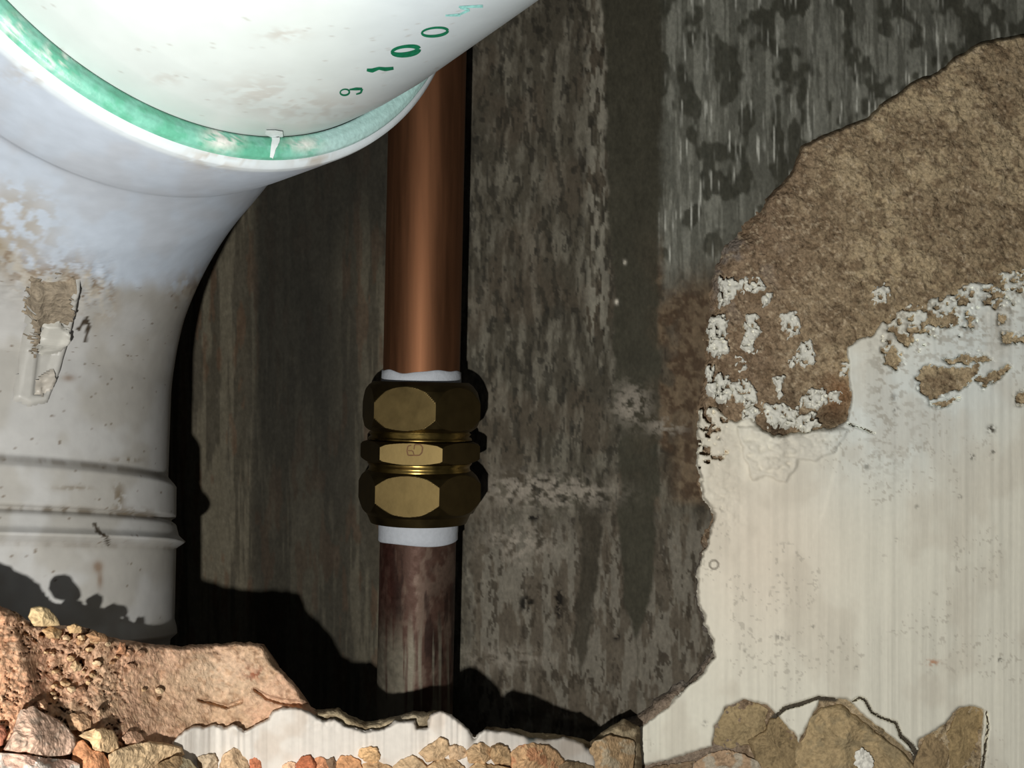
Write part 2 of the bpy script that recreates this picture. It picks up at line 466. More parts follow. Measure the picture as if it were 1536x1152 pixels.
BOTTOM_GAPS = [
    [(1070, 1116), (1074, 1090), (1090, 1062), (1115, 1051), (1146, 1056), (1166, 1074), (1178, 1090), (1196, 1106), (1200, 1130), (1230, 1300), (1060, 1300)],
    [(1196, 1118), (1212, 1090), (1222, 1070), (1232, 1048), (1270, 1050), (1288, 1068), (1310, 1086), (1340, 1108), (1372, 1136), (1376, 1300), (1196, 1300)],
    [(1380, 1110), (1400, 1098), (1420, 1088), (1434, 1066), (1455, 1060), (1474, 1064), (1470, 1110), (1466, 1300), (1376, 1300), (1378, 1130)],
    [(958, 1150), (1000, 1142), (1030, 1132), (1062, 1122), (1080, 1118), (1090, 1300), (958, 1300)]]
RIDGE = [(1105, 640), (1118, 690), (1128, 720), (1150, 716), (1178, 722), (1200, 690), (1228, 692), (1256, 676), (1270, 646)]


def paint_depth(X, Y, S):
    t = 1 - (1 - np.clip(S / 4.5, 0, 1)) ** 2
    front = paint_front(X, Y)
    line = .10 * (vn(X / 3.0, Y / 500, 120) - .5) + .12 * (vn(X / 7.0, Y / 700, 121) - .5)
    rough = 1.4 * (fbm(X / 9, Y / 8, 123, 4, .6) - .5) * np.maximum((1 - ss(10, 90, sdf(PAINT, X, Y))) * ss(1285, 1330, X) * (1 - ss(520, 600, Y)),
                                                                   (1 - ss(1100, 1130, X)) * (1 - ss(760, 830, Y)))
    # a thicker skim ridge round the bare patch
    sr = sdf(RIDGE + [(1200, 640)], X, Y) + 10 * (fbm(X / 14, Y / 14, 126, 3) - .5)
    lump = ss(-2, 3, sr) * 1.1 + ss(0, 10, sr) * 3.0 * (fbm(X / 16, Y / 12, 128, 4) - .45)
    sb = X - np.interp(Y, [500, 560, 620, 660, 760, 900], [1268, 1274, 1276, 1262, 1238, 1180]) + 0
    lump2 = .5 * ss(-2, 3, sb) * (1 - ss(690, 840, Y)) * ss(480, 530, Y)
    d = front - line - rough - lump - lump2
    return d * t + (1 - t) * (rend_base(X, Y) + 1.0)


def paint_color(X, Y, S):
    c = np.ones(X.shape + (3,)) * lin((226, 222, 205))
    warm = blob(X, Y, 1140, 820, 120, 170)
    c = mixc(c, lin((228, 214, 194)), np.clip(warm, 0, 1) * .7)
    cool = blob(X, Y, 1330, 620, 140, 110) + blob(X, Y, 1490, 500, 110, 110)
    c = mixc(c, lin((220, 226, 222)), np.clip(cool, 0, 1) * .8)
    ln = vn(X / 3.0, Y / 500, 120); l2 = vn(X / 9.0, Y / 700, 131)
    c = c * (1 - .10 * ss(.55, .9, ln) * ss(960, 1100, Y + .3 * (X - 1000)) - .06 * ss(.6, .9, l2))[..., None]
    c = mixc(c, lin((196, 186, 168)), ss(.5, .7, fbm(X / 60, Y / 80, 133, 4)) * .35)
    z = (1 - ss(30, 150, sdf(PAINT, X, Y))) * ss(1280, 1330, X)
    c = mixc(c, lin((170, 164, 150)), ss(.52, .62, fbm(X / 8, Y / 6, 136, 4, .6)) * z * .8)
    sp = ss(.66, .70, fbm(X / 5, Y / 6, 139, 3, .6)) * ss(.52, .6, fbm(X / 70, Y / 70, 140, 2))
    c = mixc(c, lin((170, 163, 148)), sp * .5)
    for (x, y, r, k) in ((1487, 644, 6, 1), (1458, 685, 4, .9), (1490, 678, 3, .8), (1345, 616, 5, .7), (1340, 596, 5, .5), (1170, 954, 6, .6),
                         (1398, 994, 7, 0), (1440, 745, 3, .7), (1375, 760, 3, .5), (1345, 810, 3, .4), (1500, 990, 3, 1), (1285, 1002, 3, .6),
                         (1080, 660, 4, .6), (1300, 700, 4, .6), (1220, 940, 2.5, .6), (1118, 976, 3, .5), (1057, 1085, 4, .5)):
        rag = ss(.38, .52, fbm(X / 3, Y / 3, 143, 2))
        if k == 0:
            c = mixc(c, lin((186, 130, 92)), np.clip(1.4 * blob(X, Y, x, y, 9, 4), 0, 1) * rag * .8)
        else:
            c = mixc(c, lin((96, 92, 82)), np.clip(1.5 * blob(X, Y, x, y, r, r), 0, 1) * k * rag)
    # pencil ring and hairline scratches
    r = np.hypot(X - 1071, (Y - 847) * 1.0)
    c = mixc(c, lin((120, 112, 98)), (1 - ss(.8, 2.2, np.abs(r - 6.5))) * .8)
    return c * (.96 + .08 * fbm(X / 4, Y / 6, 145, 3))[..., None]


xs = np.concatenate([np.arange(936, 1548, 2.0), np.arange(1555, 1860, 15.)])
ys = np.concatenate([np.arange(340, 396, 8.), np.arange(396, 1156, 2.0), np.arange(1165, 1420, 15.)])
pp = sheet('painted_plaster', xs, ys, paint_sd, paint_depth, paint_color, M_PAINT, wall_right, thick=.8, h=2.0)
tag(pp, 'white painted plaster with fine vertical brush lines')


# ------------------------------------------------------------------ lumps with a drawn outline (closed solids)
def chunk(name, poly, depth_fn, front, back, mat, colr, parent=None, seed=1, rag=2.0, rough=.8, flat=2.6, nr=16, na=64, cvar=.25, spot=None, tilt=(0, 0)):
    P = np.array(poly, float); c = P.mean(0)
    ang = np.linspace(0, 2 * np.pi, na, endpoint=False)
    # star-shaped radius by ray-segment intersection
    R = np.zeros(na); Q = np.roll(P, -1, 0)
    for k, a in enumerate(ang):
        dx, dy = np.cos(a), np.sin(a); best = 0
        for (x0, y0), (x1, y1) in zip(P - c, Q - c):
            ex, ey = x1 - x0, y1 - y0; det = dx * (-ey) + ex * dy
            if abs(det) < 1e-9:
                continue
            t = (x0 * (-ey) + ex * y0) / det; s = (dx * y0 - dy * x0) / det
            if t > 0 and -1e-6 <= s <= 1 + 1e-6:
                best = max(best, t)
        R[k] = best
    rs = np.sin(np.linspace(0, np.pi / 2, nr))
    fr = np.concatenate([rs, rs[::-1][1:]]); sgn = np.concatenate([np.full(nr, 1.), np.full(nr - 1, -1.)])
    Fr, A = np.meshgrid(fr, ang, indexing='ij'); Sg = np.repeat(sgn[:, None], na, 1)
    edge = rag * (fbm(np.cos(ang) * 3 + seed * 7.7, np.sin(ang) * 3 + seed * 3.1, seed, 4, .65) - .5) * 2
    Rr = (R + edge)[None, :]
    X = c[0] + Fr * Rr * np.cos(A); Y = c[1] + Fr * Rr * np.sin(A)
    prof = (1 - np.minimum(Fr, 1) ** 6) ** .5
    rg = np.random.RandomState(seed * 13 + 5)
    for k_ in range(7):
        a_ = rg.uniform(0, 2 * np.pi); sl = rg.uniform(.25, .75); of = rg.uniform(.75, 1.05)
        prof = np.minimum(prof, np.clip(of - sl * Fr * np.cos(A - a_), 0, 1))
    n1 = fbm(X / 9 + seed * 3, Y / 9, seed + 5, 4, .55) - .5
    n2 = fbm(X / 30 + seed, Y / 30, seed + 9, 2) - .5
    dep = depth_fn(X, Y) + tilt[0] * (X - c[0]) + tilt[1] * (Y - c[1])
    D = dep - np.where(Sg > 0, front * prof, -back * prof) - np.where(Sg > 0, 1, -1) * (rough * 1.6 * n1 + rough * 2.2 * n2) * prof ** .5
    V = unp(X, Y, D)
    g = fbm(X / 3.5 + seed, Y / 3.5, seed + 13, 3, .7); m = fbm(X / 16 + seed * 5, Y / 16, seed + 17, 3)
    C = np.ones(X.shape + (3,)) * lin(colr) * 1.18
    C = C * (1 - cvar + 2 * cvar * m)[..., None]
    C = mixc(C, lin(colr) * .45, ss(.58, .72, fbm(X / 6, Y / 6, seed + 20, 3, .6)) * .5)
    if spot is not None:
        C = mixc(C, lin(spot), ss(.52, .6, fbm(X / 14, Y / 12, seed + 23, 3)) * .8)
    C = C * (.8 + .4 * g)[..., None]
    return mesh_obj(name, V, grid_faces(na, len(fr), True), mat, parent, C)


# paint flakes left standing on the bare render
FL = [[(1083, 420), (1100, 417), (1118, 421), (1112, 436), (1100, 446), (1082, 454), (1078, 440)],
      [(1118, 418), (1142, 420), (1146, 432), (1130, 436), (1118, 430)],
      [(1144, 442), (1156, 440), (1156, 452), (1146, 456)],
      [(1066, 476), (1088, 472), (1090, 490), (1086, 508), (1070, 506), (1064, 492)],
      [(1066, 510), (1092, 508), (1094, 524), (1078, 532), (1064, 526)],
      [(1122, 474), (1132, 470), (1136, 488), (1142, 500), (1128, 510), (1134, 526), (1124, 530), (1112, 512), (1120, 500)],
      [(1174, 472), (1190, 467), (1198, 484), (1198, 500), (1184, 502), (1174, 488)],
      [(1204, 514), (1216, 508), (1222, 524), (1222, 542), (1206, 546), (1198, 530)],
      [(1186, 534), (1198, 532), (1198, 545), (1187, 546)],
      [(1107, 536), (1118, 534), (1120, 552), (1110, 554)],
      [(1062, 550), (1072, 548), (1072, 590), (1062, 592)],
      [(1076, 560), (1092, 566), (1096, 590), (1090, 604), (1078, 598)],
      [(1096, 578), (1118, 570), (1136, 588), (1138, 600), (1120, 608), (1104, 598)],
      [(1162, 570), (1172, 564), (1176, 590), (1166, 594)],
      [(1202, 596), (1216, 584), (1236, 584), (1240, 600), (1226, 610), (1208, 606)],
      [(1246, 588), (1262, 586), (1260, 600), (1248, 598)],
      [(1262, 545), (1276, 545), (1276, 560), (1264, 558)],
      [(1196, 624), (1224, 620), (1230, 636), (1210, 648), (1196, 642)],
      [(1150, 610), (1172, 606), (1196, 622), (1190, 640), (1168, 634), (1150, 640)],
      [(1314, 432), (1328, 427), (1336, 440), (1330, 452), (1314, 450)],
      [(1112, 620), (1126, 612), (1138, 618), (1128, 634), (1114, 636)],
      [(1186, 612), (1196, 610), (1196, 620), (1188, 622)]]
for i, p in enumerate(FL):
    pa_ = np.array(p, float); lo_ = pa_.min(0) - 7; hi_ = pa_.max(0) + 7

    def fsd(X, Y, p=p, i=i):
        v = sdf(p, X, Y) + 2 + 15 * (fbm(X / 6.5 + i * 3, Y / 6.5, 300 + i, 4, .6) - .5)
        return np.minimum(v, (.66 - fbm(X / 4.5 + i, Y / 4.5, 330 + i, 2)) * 30)
    sheet('paint_flake', np.arange(lo_[0], hi_[0], 1.4), np.arange(lo_[1], hi_[1], 1.4), fsd,
          lambda X, Y, S: rend_base(X, Y) - .5 - 1.3 * ss(0, 4, S) - 1.4 * (fbm(X / 6, Y / 6, 345, 3) - .5),
          lambda X, Y, S: np.ones(X.shape + (3,)) * lin((216, 214, 202)) * (.82 + .3 * fbm(X / 5, Y / 5, 350, 3))[..., None],
          M_PAINT, wall_right, thick=1.6, h=1.4)

# ------------------------------------------------------------------ the broken lower wall in front of the recess
wall_front = empty('wall_front', (-60, 255, -110))
tag(wall_front, 'broken lower edge of the wall in front of the pipes', kind='structure')


def ledge_base(X):
    return np.interp(X, [-300, 0, 150, 240, 320, 400, 500, 700, 790, 860, 950, 1010], [182, 194, 211, 234, 247, 252, 256, 266, 276, 292, 309, 315])


BRICK = [(-300, 1420), (-300, 800), (-60, 868), (-20, 896), (0, 908), (24, 918), (40, 930), (60, 936), (92, 938), (120, 940), (150, 950), (185, 960),
         (225, 966), (262, 969), (300, 967), (340, 964), (372, 963), (396, 966), (402, 980), (412, 996), (430, 1010), (442, 1026), (452, 1040),
         (460, 1056), (480, 1068), (470, 1130), (470, 1420)]


def brick_sd(X, Y):
    return sdf(BRICK, X, Y) + 7 * (fbm(X / 16, Y / 16, 151, 4, .6) - .5)


def brick_form(X, Y):
    d = ledge_base(X) + .045 * (1100 - Y) * ss(520, 250, X)
    # ridge running down the left and dip to its right
    d = d - 5.5 * (1 - ss(-16, 40, X - np.interp(Y, [900, 960, 1080, 1150], [2, 30, 58, 70])))
    d = d + 5 * blob(X, Y, 150, 1010, 90, 60)
    d = d - 2.6 * ss(-4, 6, sdf([(190, 1000), (300, 972), (398, 968), (440, 1030), (380, 1058), (290, 1052), (200, 1075), (120, 1060)], X, Y)) * 0
    return d


BR_CR = [[(298, 1050, .6), (318, 1054, 1.4), (340, 1060, 1.6), (362, 1052, 1.0)],
         [(382, 1034, .8), (400, 1046, 2.2), (420, 1052, 3.2), (445, 1056, 4), (474, 1062, 4)]]


def crev(X, Y):
    u = X + Y * .5; v = Y - .55 * X
    n = np.abs(fbm(u / 34, v / 20, 181, 4, .55) - .5)
    z = np.clip((1 - ss(150, 260, X)) + .5 * (1 - ss(955, 985, Y)), 0, 1)
    return (1 - ss(.004, .022, n)) * z


def brick_depth(X, Y, S):
    t = 1 - (1 - np.clip(S / 8, 0, 1)) ** 2
    d = brick_form(X, Y)
    left = 1 - ss(130, 240, X)
    r = 1.1 * (fbm(X / 8, Y / 8, 155, 4, .6) - .5) + 3.0 * (fbm(X / 70, Y / 50, 158, 3) - .5)
    r = r + 2.0 * left * (np.abs(fbm((X - Y * .6) / 26, (X + Y) / 14, 161, 4, .6) - .5) * 2 - .2)
    lay = 2.2 * ss(60, 20, Y - 930 - .0 * X) * (fbm(X / 40, Y / 5, 164, 3) - .5)
    r = r - crev(X, Y) * 1.6
    cr = 0
    for ln in BR_CR:
        cr = cr + 3.0 * (1 - ss(-1, 2.2, crack_d(ln, X, Y)))
    return d - r - lay + cr + (1 - t) * 4


def brick_color(X, Y, S):
    g = fbm(X / 3.5, Y / 3.5, 167, 3, .7)
    c = np.ones(X.shape + (3,)) * lin((196, 158, 130))
    c = mixc(c, lin((184, 154, 124)), ss(.4, .6, fbm(X / 50, Y / 40, 170, 3)) * .8)
    c = mixc(c, lin((196, 174, 148)), np.clip(blob(X, Y, 335, 1010, 60, 36) + .8 * blob(X, Y, 60, 930, 50, 20), 0, 1) * .7)
    c = mixc(c, lin((208, 160, 126)), (1 - ss(0, 26, X - np.interp(Y, [900, 960, 1080, 1150], [-6, 14, 44, 60]))) * .85)
    c = mixc(c, lin((168, 112, 88)), blob(X, Y, 56, 1025, 18, 40) * .85)
    c = mixc(c, lin((138, 78, 54)), np.clip(blob(X, Y, 382, 1010, 16, 12), 0, 1) * ss(.45, .55, fbm(X / 7, Y / 7, 173, 3)) * .9)
    c = mixc(c, lin((150, 114, 86)), ss(.56, .66, fbm(X / 11, Y / 9, 176, 4, .6)) * .6)
    c = mixc(c, lin((96, 66, 44)), ss(.52, .64, fbm(X / 12, Y / 4, 179, 3)) * (1 - ss(960, 1000, Y)) * .7)
    c = mixc(c, lin((196, 164, 132)), ss(.72, .8, vn(X / 4, Y / 4, 182)) * .6)
    vl = np.exp(-((X - np.interp(Y, [900, 940, 1010, 1060, 1100], [0, 26, 48, 66, 78])) / 9) ** 2)
    c = mixc(c, lin((140, 108, 84)), vl * .8)
    c = mixc(c, lin((96, 66, 46)), crev(X, Y) * .85)
    c = mixc(c, lin((214, 180, 150)), ss(.60, .66, fbm(X / 7, Y / 6, 184, 3)) * .5)
    return c * (.84 + .32 * g)[..., None]


xs = np.concatenate([np.arange(-300, -8, 14.), np.arange(-8, 486, 2.0)])
ys = np.concatenate([np.arange(790, 876, 10.), np.arange(876, 1156, 2.0), np.arange(1165, 1420, 15.)])
bk = sheet('brick', xs, ys, brick_sd, brick_depth, brick_color, M_STONE, wall_front, thick=14, h=2.0)
tag(bk, 'salmon pink broken brick face')

SKIM = [(262, 1420), (258, 1112), (266, 1104), (276, 1096), (290, 1088), (306, 1090), (322, 1084), (336, 1092), (350, 1086), (366, 1096), (374, 1092), (384, 1086),
        (400, 1078), (408, 1066), (430, 1060), (452, 1062), (470, 1070), (484, 1080), (500, 1078), (520, 1088), (548, 1096), (576, 1092), (592, 1082),
        (622, 1080), (626, 1092), (640, 1090), (644, 1072), (660, 1066), (676, 1070), (690, 1082), (704, 1094), (711, 1110), (718, 1100), (726, 1094),
        (760, 1096), (786, 1102), (800, 1108), (822, 1108), (846, 1104), (868, 1112), (884, 1122), (896, 1142), (904, 1420)]


def skim_sd(X, Y):
    s = sdf(SKIM, X, Y) + 5 * (fbm(X / 9, Y / 9, 185, 3, .6) - .5)
    return s


def skim_depth(X, Y, S):
    t = 1 - (1 - np.clip(S / 5, 0, 1)) ** 2
    line = .5 * (vn(X / 4.0, Y / 500, 188) - .5) * ss(.4, .7, vn(X / 60, Y * 0, 189)) + .4 * (fbm(X / 30, Y / 30, 190, 3) - .5)
    line = line + 2.0 * blob(X, Y, 358, 1090, 12, 10) + 1.5 * (fbm(X / 7, Y / 7, 191, 3) - .5) * blob(X, Y, 488, 1084, 24, 12)
    return ledge_base(X) - 3.0 - line + (1 - t) * 2.2


def skim_color(X, Y, S):
    c = np.ones(X.shape + (3,)) * lin((208, 201, 191))
    ln = vn(X / 3.2, Y / 500, 194)
    c = c * (1 - .12 * ss(.6, .9, ln))[..., None]
    c = mixc(c, lin((180, 160, 140)), ss(.5, .7, fbm(X / 40, Y / 40, 196, 3)) * .35)
    c = mixc(c, lin((84, 96, 96)), np.clip(1.2 * blob(X, Y, 797, 1108, 7, 7), 0, 1) * .9)
    c = mixc(c, lin((70, 70, 68)), np.clip(1.2 * blob(X, Y, 880, 1121, 4, 6), 0, 1) * .9)
    return c * (.94 + .12 * fbm(X / 5, Y / 5, 198, 3))[..., None]


sk = sheet('plaster_skim', np.arange(254, 908, 2.0), np.concatenate([np.arange(1056, 1156, 2.0), np.arange(1165, 1420, 15.)]),
           skim_sd, skim_depth, skim_color, M_PAINT, wall_front, thick=1.6, h=2.0)
tag(sk, 'white plaster skim along the broken edge')

CORE = [(455, 1420), (452, 1062), (470, 1064), (486, 1064), (508, 1062), (524, 1072), (548, 1082), (566, 1080), (586, 1076), (606, 1070), (618, 1066), (640, 1068),
        (660, 1064), (690, 1086), (711, 1104), (730, 1090), (780, 1094), (800, 1100), (830, 1100), (860, 1104), (884, 1112), (900, 1100), (914, 1090), (936, 1078),
        (960, 1090), (962, 1150), (962, 1420)]


def core_sd(X, Y):
    return sdf(CORE, X, Y) + 5 * (fbm(X / 12, Y / 12, 201, 4, .6) - .5)


def core_depth(X, Y, S):
    t = 1 - (1 - np.clip(S / 10, 0, 1)) ** 2
    return ledge_base(X) + 1.2 + (1 - t) * 5 - 2.2 * (fbm(X / 10, Y / 9, 203, 4, .6) - .5)


def core_color(X, Y, S):
    c = np.ones(X.shape + (3,)) * lin((166, 150, 122))
    c = mixc(c, lin((104, 88, 66)), ss(.45, .6, fbm(X / 16, Y / 10, 206, 4)) * .8)
    c = mixc(c, lin((160, 148, 126)), blob(X, Y, 610, 1078, 26, 12))
    return c * (.78 + .44 * fbm(X / 4, Y / 4, 208, 3))[..., None]


ck = sheet('mortar_core', np.arange(448, 968, 2.0), np.concatenate([np.arange(1054, 1156, 2.0), np.arange(1165, 1420, 15.)]),
           core_sd, core_depth, core_color, M_STONE, wall_front, thick=12, h=2.0)
tag(ck, 'brown crumbly mortar behind the white skim')

# ------------------------------------------------------------------ loose stones along the bottom edge
LB = lambda X, Y: ledge_base(X) - 4.0
PF = lambda X, Y: paint_front(X, Y) + 1.0
RB = lambda X, Y: rend_base(X, Y) + .5
STONES = [
    # name, outline, depth, front, back, colour, spot, label, category
    ('brick_fragment', [(14, 1112), (22, 1090), (32, 1066), (50, 1062), (70, 1072), (92, 1084), (110, 1102), (112, 1116), (104, 1130), (70, 1134), (30, 1128), (8, 1124)],
     lambda X, Y: brick_form(X, Y) - 5, 7, 6, (200, 168, 146), (196, 172, 152), 'large smooth pink-grey brick fragment, biggest stone at the lower left', 'brick fragment'),
    ('brick_fragment', [(-60, 1085), (-8, 1086), (6, 1092), (9, 1104), (4, 1118), (-60, 1124)],
     lambda X, Y: brick_form(X, Y) - 3, 5, 5, (176, 116, 92), None, 'small reddish brick fragment cut off by the left edge', 'brick fragment'),
    ('brick_fragment', [(-20, 1180), (-10, 1128), (30, 1132), (72, 1138), (104, 1140), (118, 1146), (120, 1180)],
     lambda X, Y: brick_form(X, Y) - 6, 6, 6, (190, 158, 140), (214, 206, 194), 'pink fragment with white plaster specks in the bottom corner', 'brick fragment'),
    ('stone', [(98, 1076), (110, 1070), (128, 1072), (136, 1080), (136, 1092), (120, 1097), (106, 1094)],
     lambda X, Y: brick_form(X, Y) - 2, 5, 5, (168, 146, 116), None, 'squat tan mortar lump just above the pale cracked one', 'mortar lump'),
    ('stone', [(118, 1104), (130, 1098), (150, 1092), (168, 1096), (176, 1108), (178, 1122), (160, 1128), (142, 1124), (134, 1112)],
     lambda X, Y: brick_form(X, Y) - 4, 7, 6, (196, 178, 140), None, 'pale yellow angular mortar lump right of the big pink fragment', 'mortar lump'),
    ('brick_fragment', [(112, 1116), (124, 1110), (138, 1124), (156, 1130), (164, 1150), (150, 1170), (126, 1160), (108, 1140)],
     lambda X, Y: brick_form(X, Y) - 3, 5, 6, (190, 136, 98), None, 'orange brick fragment below the pale yellow lump', 'brick fragment'),
    ('stone', [(184, 1106), (192, 1098), (204, 1097), (214, 1103), (219, 1112), (206, 1118), (190, 1117)],
     lambda X, Y: brick_form(X, Y) - 3, 5, 5, (172, 148, 124), None, 'small rounded grey-tan lump left of the white skim', 'mortar lump'),
    ('stone', [(164, 1132), (182, 1122), (204, 1116), (226, 1112), (250, 1116), (270, 1122), (276, 1132), (258, 1140), (236, 1152), (214, 1172), (178, 1172), (166, 1150)],
     lambda X, Y: ledge_base(X) - 5, 8, 6, (186, 172, 138), None, 'wide pale sandy mortar slab under the left end of the skim', 'mortar lump'),
    ('stone', [(236, 1148), (250, 1140), (268, 1134), (286, 1140), (298, 1156), (300, 1180), (232, 1180)],
     lambda X, Y: ledge_base(X) - 9, 6, 6, (126, 112, 84), (176, 164, 134), 'dark brown mottled lump at the bottom edge under the sandy slab', 'mortar lump'),
    ('stone', [(296, 1136), (312, 1131), (322, 1132), (327, 1142), (324, 1165), (298, 1165)],
     LB, 6, 5, (172, 164, 140), None, 'small grey-beige lump at the foot of the white skim', 'mortar lump'),
    ('stone', [(330, 1146), (338, 1130), (350, 1122), (362, 1128), (372, 1142), (376, 1168), (330, 1168)],
     LB, 8, 5, (178, 162, 132), None, 'tall pointed tan lump against the white skim', 'mortar lump'),
    ('brick_fragment', [(374, 1140), (384, 1137), (392, 1144), (392, 1166), (374, 1166)],
     LB, 4, 4, (186, 118, 86), None, 'tiny orange brick piece beside the tall pointed lump', 'brick fragment'),
    ('brick_fragment', [(444, 1146), (452, 1136), (466, 1133), (474, 1146), (476, 1166), (444, 1166)],
     LB, 6, 4, (170, 104, 74), None, 'dark red brick nub in the middle of the white skim foot', 'brick fragment'),
    ('stone', [(424, 1150), (432, 1142), (442, 1144), (448, 1168), (424, 1168)],
     LB, 4, 4, (196, 172, 142), None, 'pale crumb left of the dark red brick nub', 'mortar lump'),
    ('brick_fragment', [(472, 1138), (482, 1134), (494, 1142), (498, 1166), (472, 1166)],
     LB, 5, 4, (184, 130, 96), None, 'orange brick chip right of the dark red nub', 'brick fragment'),
    ('stone', [(486, 1140), (500, 1136), (506, 1146), (506, 1166), (488, 1166)],
     LB, 4, 4, (110, 96, 78), None, 'dark grey crumb between the orange chips', 'mortar lump'),
    ('stone', [(504, 1144), (512, 1133), (526, 1134), (540, 1142), (548, 1166), (504, 1166)],
     LB, 6, 4, (176, 140, 102), None, 'tan orange lump just before the square standing one', 'mortar lump'),
    ('stone', [(537, 1134), (540, 1124), (554, 1120), (566, 1121), (570, 1134), (566, 1144), (548, 1142)],
     LB, 7, 4, (190, 166, 124), None, 'square yellow-tan lump standing proud of the rubble row', 'mortar lump'),
    ('stone', [(544, 1146), (560, 1140), (576, 1146), (586, 1150), (590, 1170), (544, 1170)],
     LB, 6, 4, (168, 148, 114), None, 'low lump under the square yellow-tan one', 'mortar lump'),
    ('stone', [(590, 1150), (602, 1140), (618, 1134), (632, 1140), (640, 1150), (640, 1172), (590, 1172)],
     LB, 7, 4, (166, 152, 122), None, 'rounded grey-tan lump left of the peaked one', 'mortar lump'),
    ('stone', [(628, 1130), (642, 1118), (660, 1106), (672, 1112), (676, 1128), (664, 1140), (640, 1142)],
     LB, 8, 4, (172, 156, 124), None, 'peaked tan lump against the bright end of the skim', 'mortar lump'),
    ('stone', [(672, 1120), (684, 1117), (698, 1122), (704, 1132), (690, 1140), (674, 1138)],
     LB, 6, 4, (176, 160, 130), None, 'smooth tan lump right of the peaked one', 'mortar lump'),
    ('stone', [(640, 1150), (658, 1138), (682, 1140), (698, 1150), (700, 1174), (640, 1174)],
     LB, 9, 4, (160, 144, 112), None, 'broad tan lump below the peaked one', 'mortar lump'),
    ('stone', [(700, 1126), (710, 1118), (724, 1114), (734, 1122), (738, 1136), (726, 1146), (704, 1144)],
     LB, 8, 4, (168, 150, 116), None, 'round tan lump under the gap in the white skim', 'mortar lump'),
    ('stone', [(736, 1120), (748, 1115), (760, 1120), (768, 1134), (766, 1148), (744, 1148), (736, 1136)],
     LB, 8, 4, (158, 140, 106), None, 'upright brown lump left of the orange-stained one', 'mortar lump'),
    ('stone', [(768, 1130), (780, 1120), (800, 1116), (822, 1118), (836, 1128), (846, 1140), (850, 1174), (768, 1174)],
     LB, 8, 4, (172, 148, 112), (186, 130, 94), 'wide orange-stained lump below the small blue-grey spot', 'mortar lump'),
    ('stone', [(700, 1156), (716, 1144), (744, 1148), (766, 1152), (772, 1176), (700, 1176)],
     LB, 11, 4, (164, 148, 114), None, 'low lump along the bottom under the round tan one', 'mortar lump'),
    ('stone', [(836, 1150), (850, 1142), (870, 1144), (890, 1150), (892, 1176), (836, 1176)],
     LB, 8, 4, (120, 110, 86), None, 'dark lump at the foot of the skim\'s last white tip', 'mortar lump'),
    ('stone', [(884, 1128), (892, 1112), (912, 1104), (932, 1106), (950, 1112), (951, 1140), (946, 1174), (894, 1174), (890, 1148)],
     lambda X, Y: ledge_base(X) - 2, 7, 5, (158, 142, 110), (184, 170, 144), 'big brown mortar lump in the corner below the hole', 'mortar lump'),
    ('stone', [(1040, 1146), (1062, 1132), (1088, 1126), (1112, 1130), (1136, 1142), (1150, 1172), (1040, 1172)],
     PF, 9, 6, (148, 134, 110), (176, 168, 150), 'flat grey-brown lump under the left brown bulge', 'mortar lump'),
    ('stone', [(960, 1158), (984, 1148), (1014, 1146), (1040, 1142), (1052, 1172), (960, 1174)],
     PF, 5, 6, (112, 102, 82), (168, 160, 142), 'low dark rubble lump below the white corner', 'mortar lump'),
    ('render_bulge', [(1073, 1114), (1073, 1092), (1082, 1072), (1098, 1056), (1116, 1051), (1140, 1056), (1150, 1066), (1146, 1082), (1150, 1096), (1142, 1112), (1120, 1116), (1096, 1122)],
     RB, 2.4, 4, (148, 130, 98), None, 'smooth domed brown render bulge, first along the white wall foot', 'render lump'),
    ('render_bulge', [(1122, 1110), (1146, 1098), (1154, 1080), (1168, 1076), (1180, 1090), (1196, 1106), (1204, 1124), (1196, 1180), (1150, 1180), (1130, 1130)],
     RB, 3.2, 4, (136, 118, 88), None, 'ridged brown render piece between the two domed bulges', 'render lump'),
    ('render_bulge', [(1190, 1140), (1200, 1118), (1212, 1104), (1216, 1078), (1234, 1064), (1262, 1058), (1276, 1070), (1300, 1086), (1324, 1106), (1352, 1128), (1378, 1160), (1370, 1190), (1196, 1190)],
     RB, 4.2, 5, (160, 140, 106), (150, 134, 104), 'largest cracked brown render bulge with a white plaster fleck', 'render lump'),
    ('render_bulge', [(1274, 1060), (1288, 1070), (1320, 1088), (1346, 1106), (1364, 1124), (1374, 1140), (1356, 1136), (1328, 1112), (1300, 1090), (1280, 1076)],
     RB, 2.6, 4, (140, 124, 98), None, 'thin brown strip along the sloping crack beside the largest bulge', 'render lump'),
    ('render_bulge', [(1420, 1100), (1430, 1082), (1436, 1066), (1452, 1060), (1474, 1062), (1474, 1090), (1468, 1180), (1428, 1180), (1424, 1130)],
     RB, 2.4, 4, (146, 126, 92), None, 'upright brown render piece with a flat top near the right edge', 'render lump'),
    ('render_bulge', [(1380, 1122), (1388, 1104), (1406, 1096), (1420, 1100), (1426, 1116), (1420, 1144), (1410, 1180), (1372, 1180), (1372, 1142)],
     RB, 3.2, 4, (142, 122, 92), None, 'low brown render lump left of the flat-topped upright piece', 'render lump'),
]
def grow(poly, k):
    P = np.array(poly, float); c_ = P.mean(0)
    return c_ + (P - c_) * k


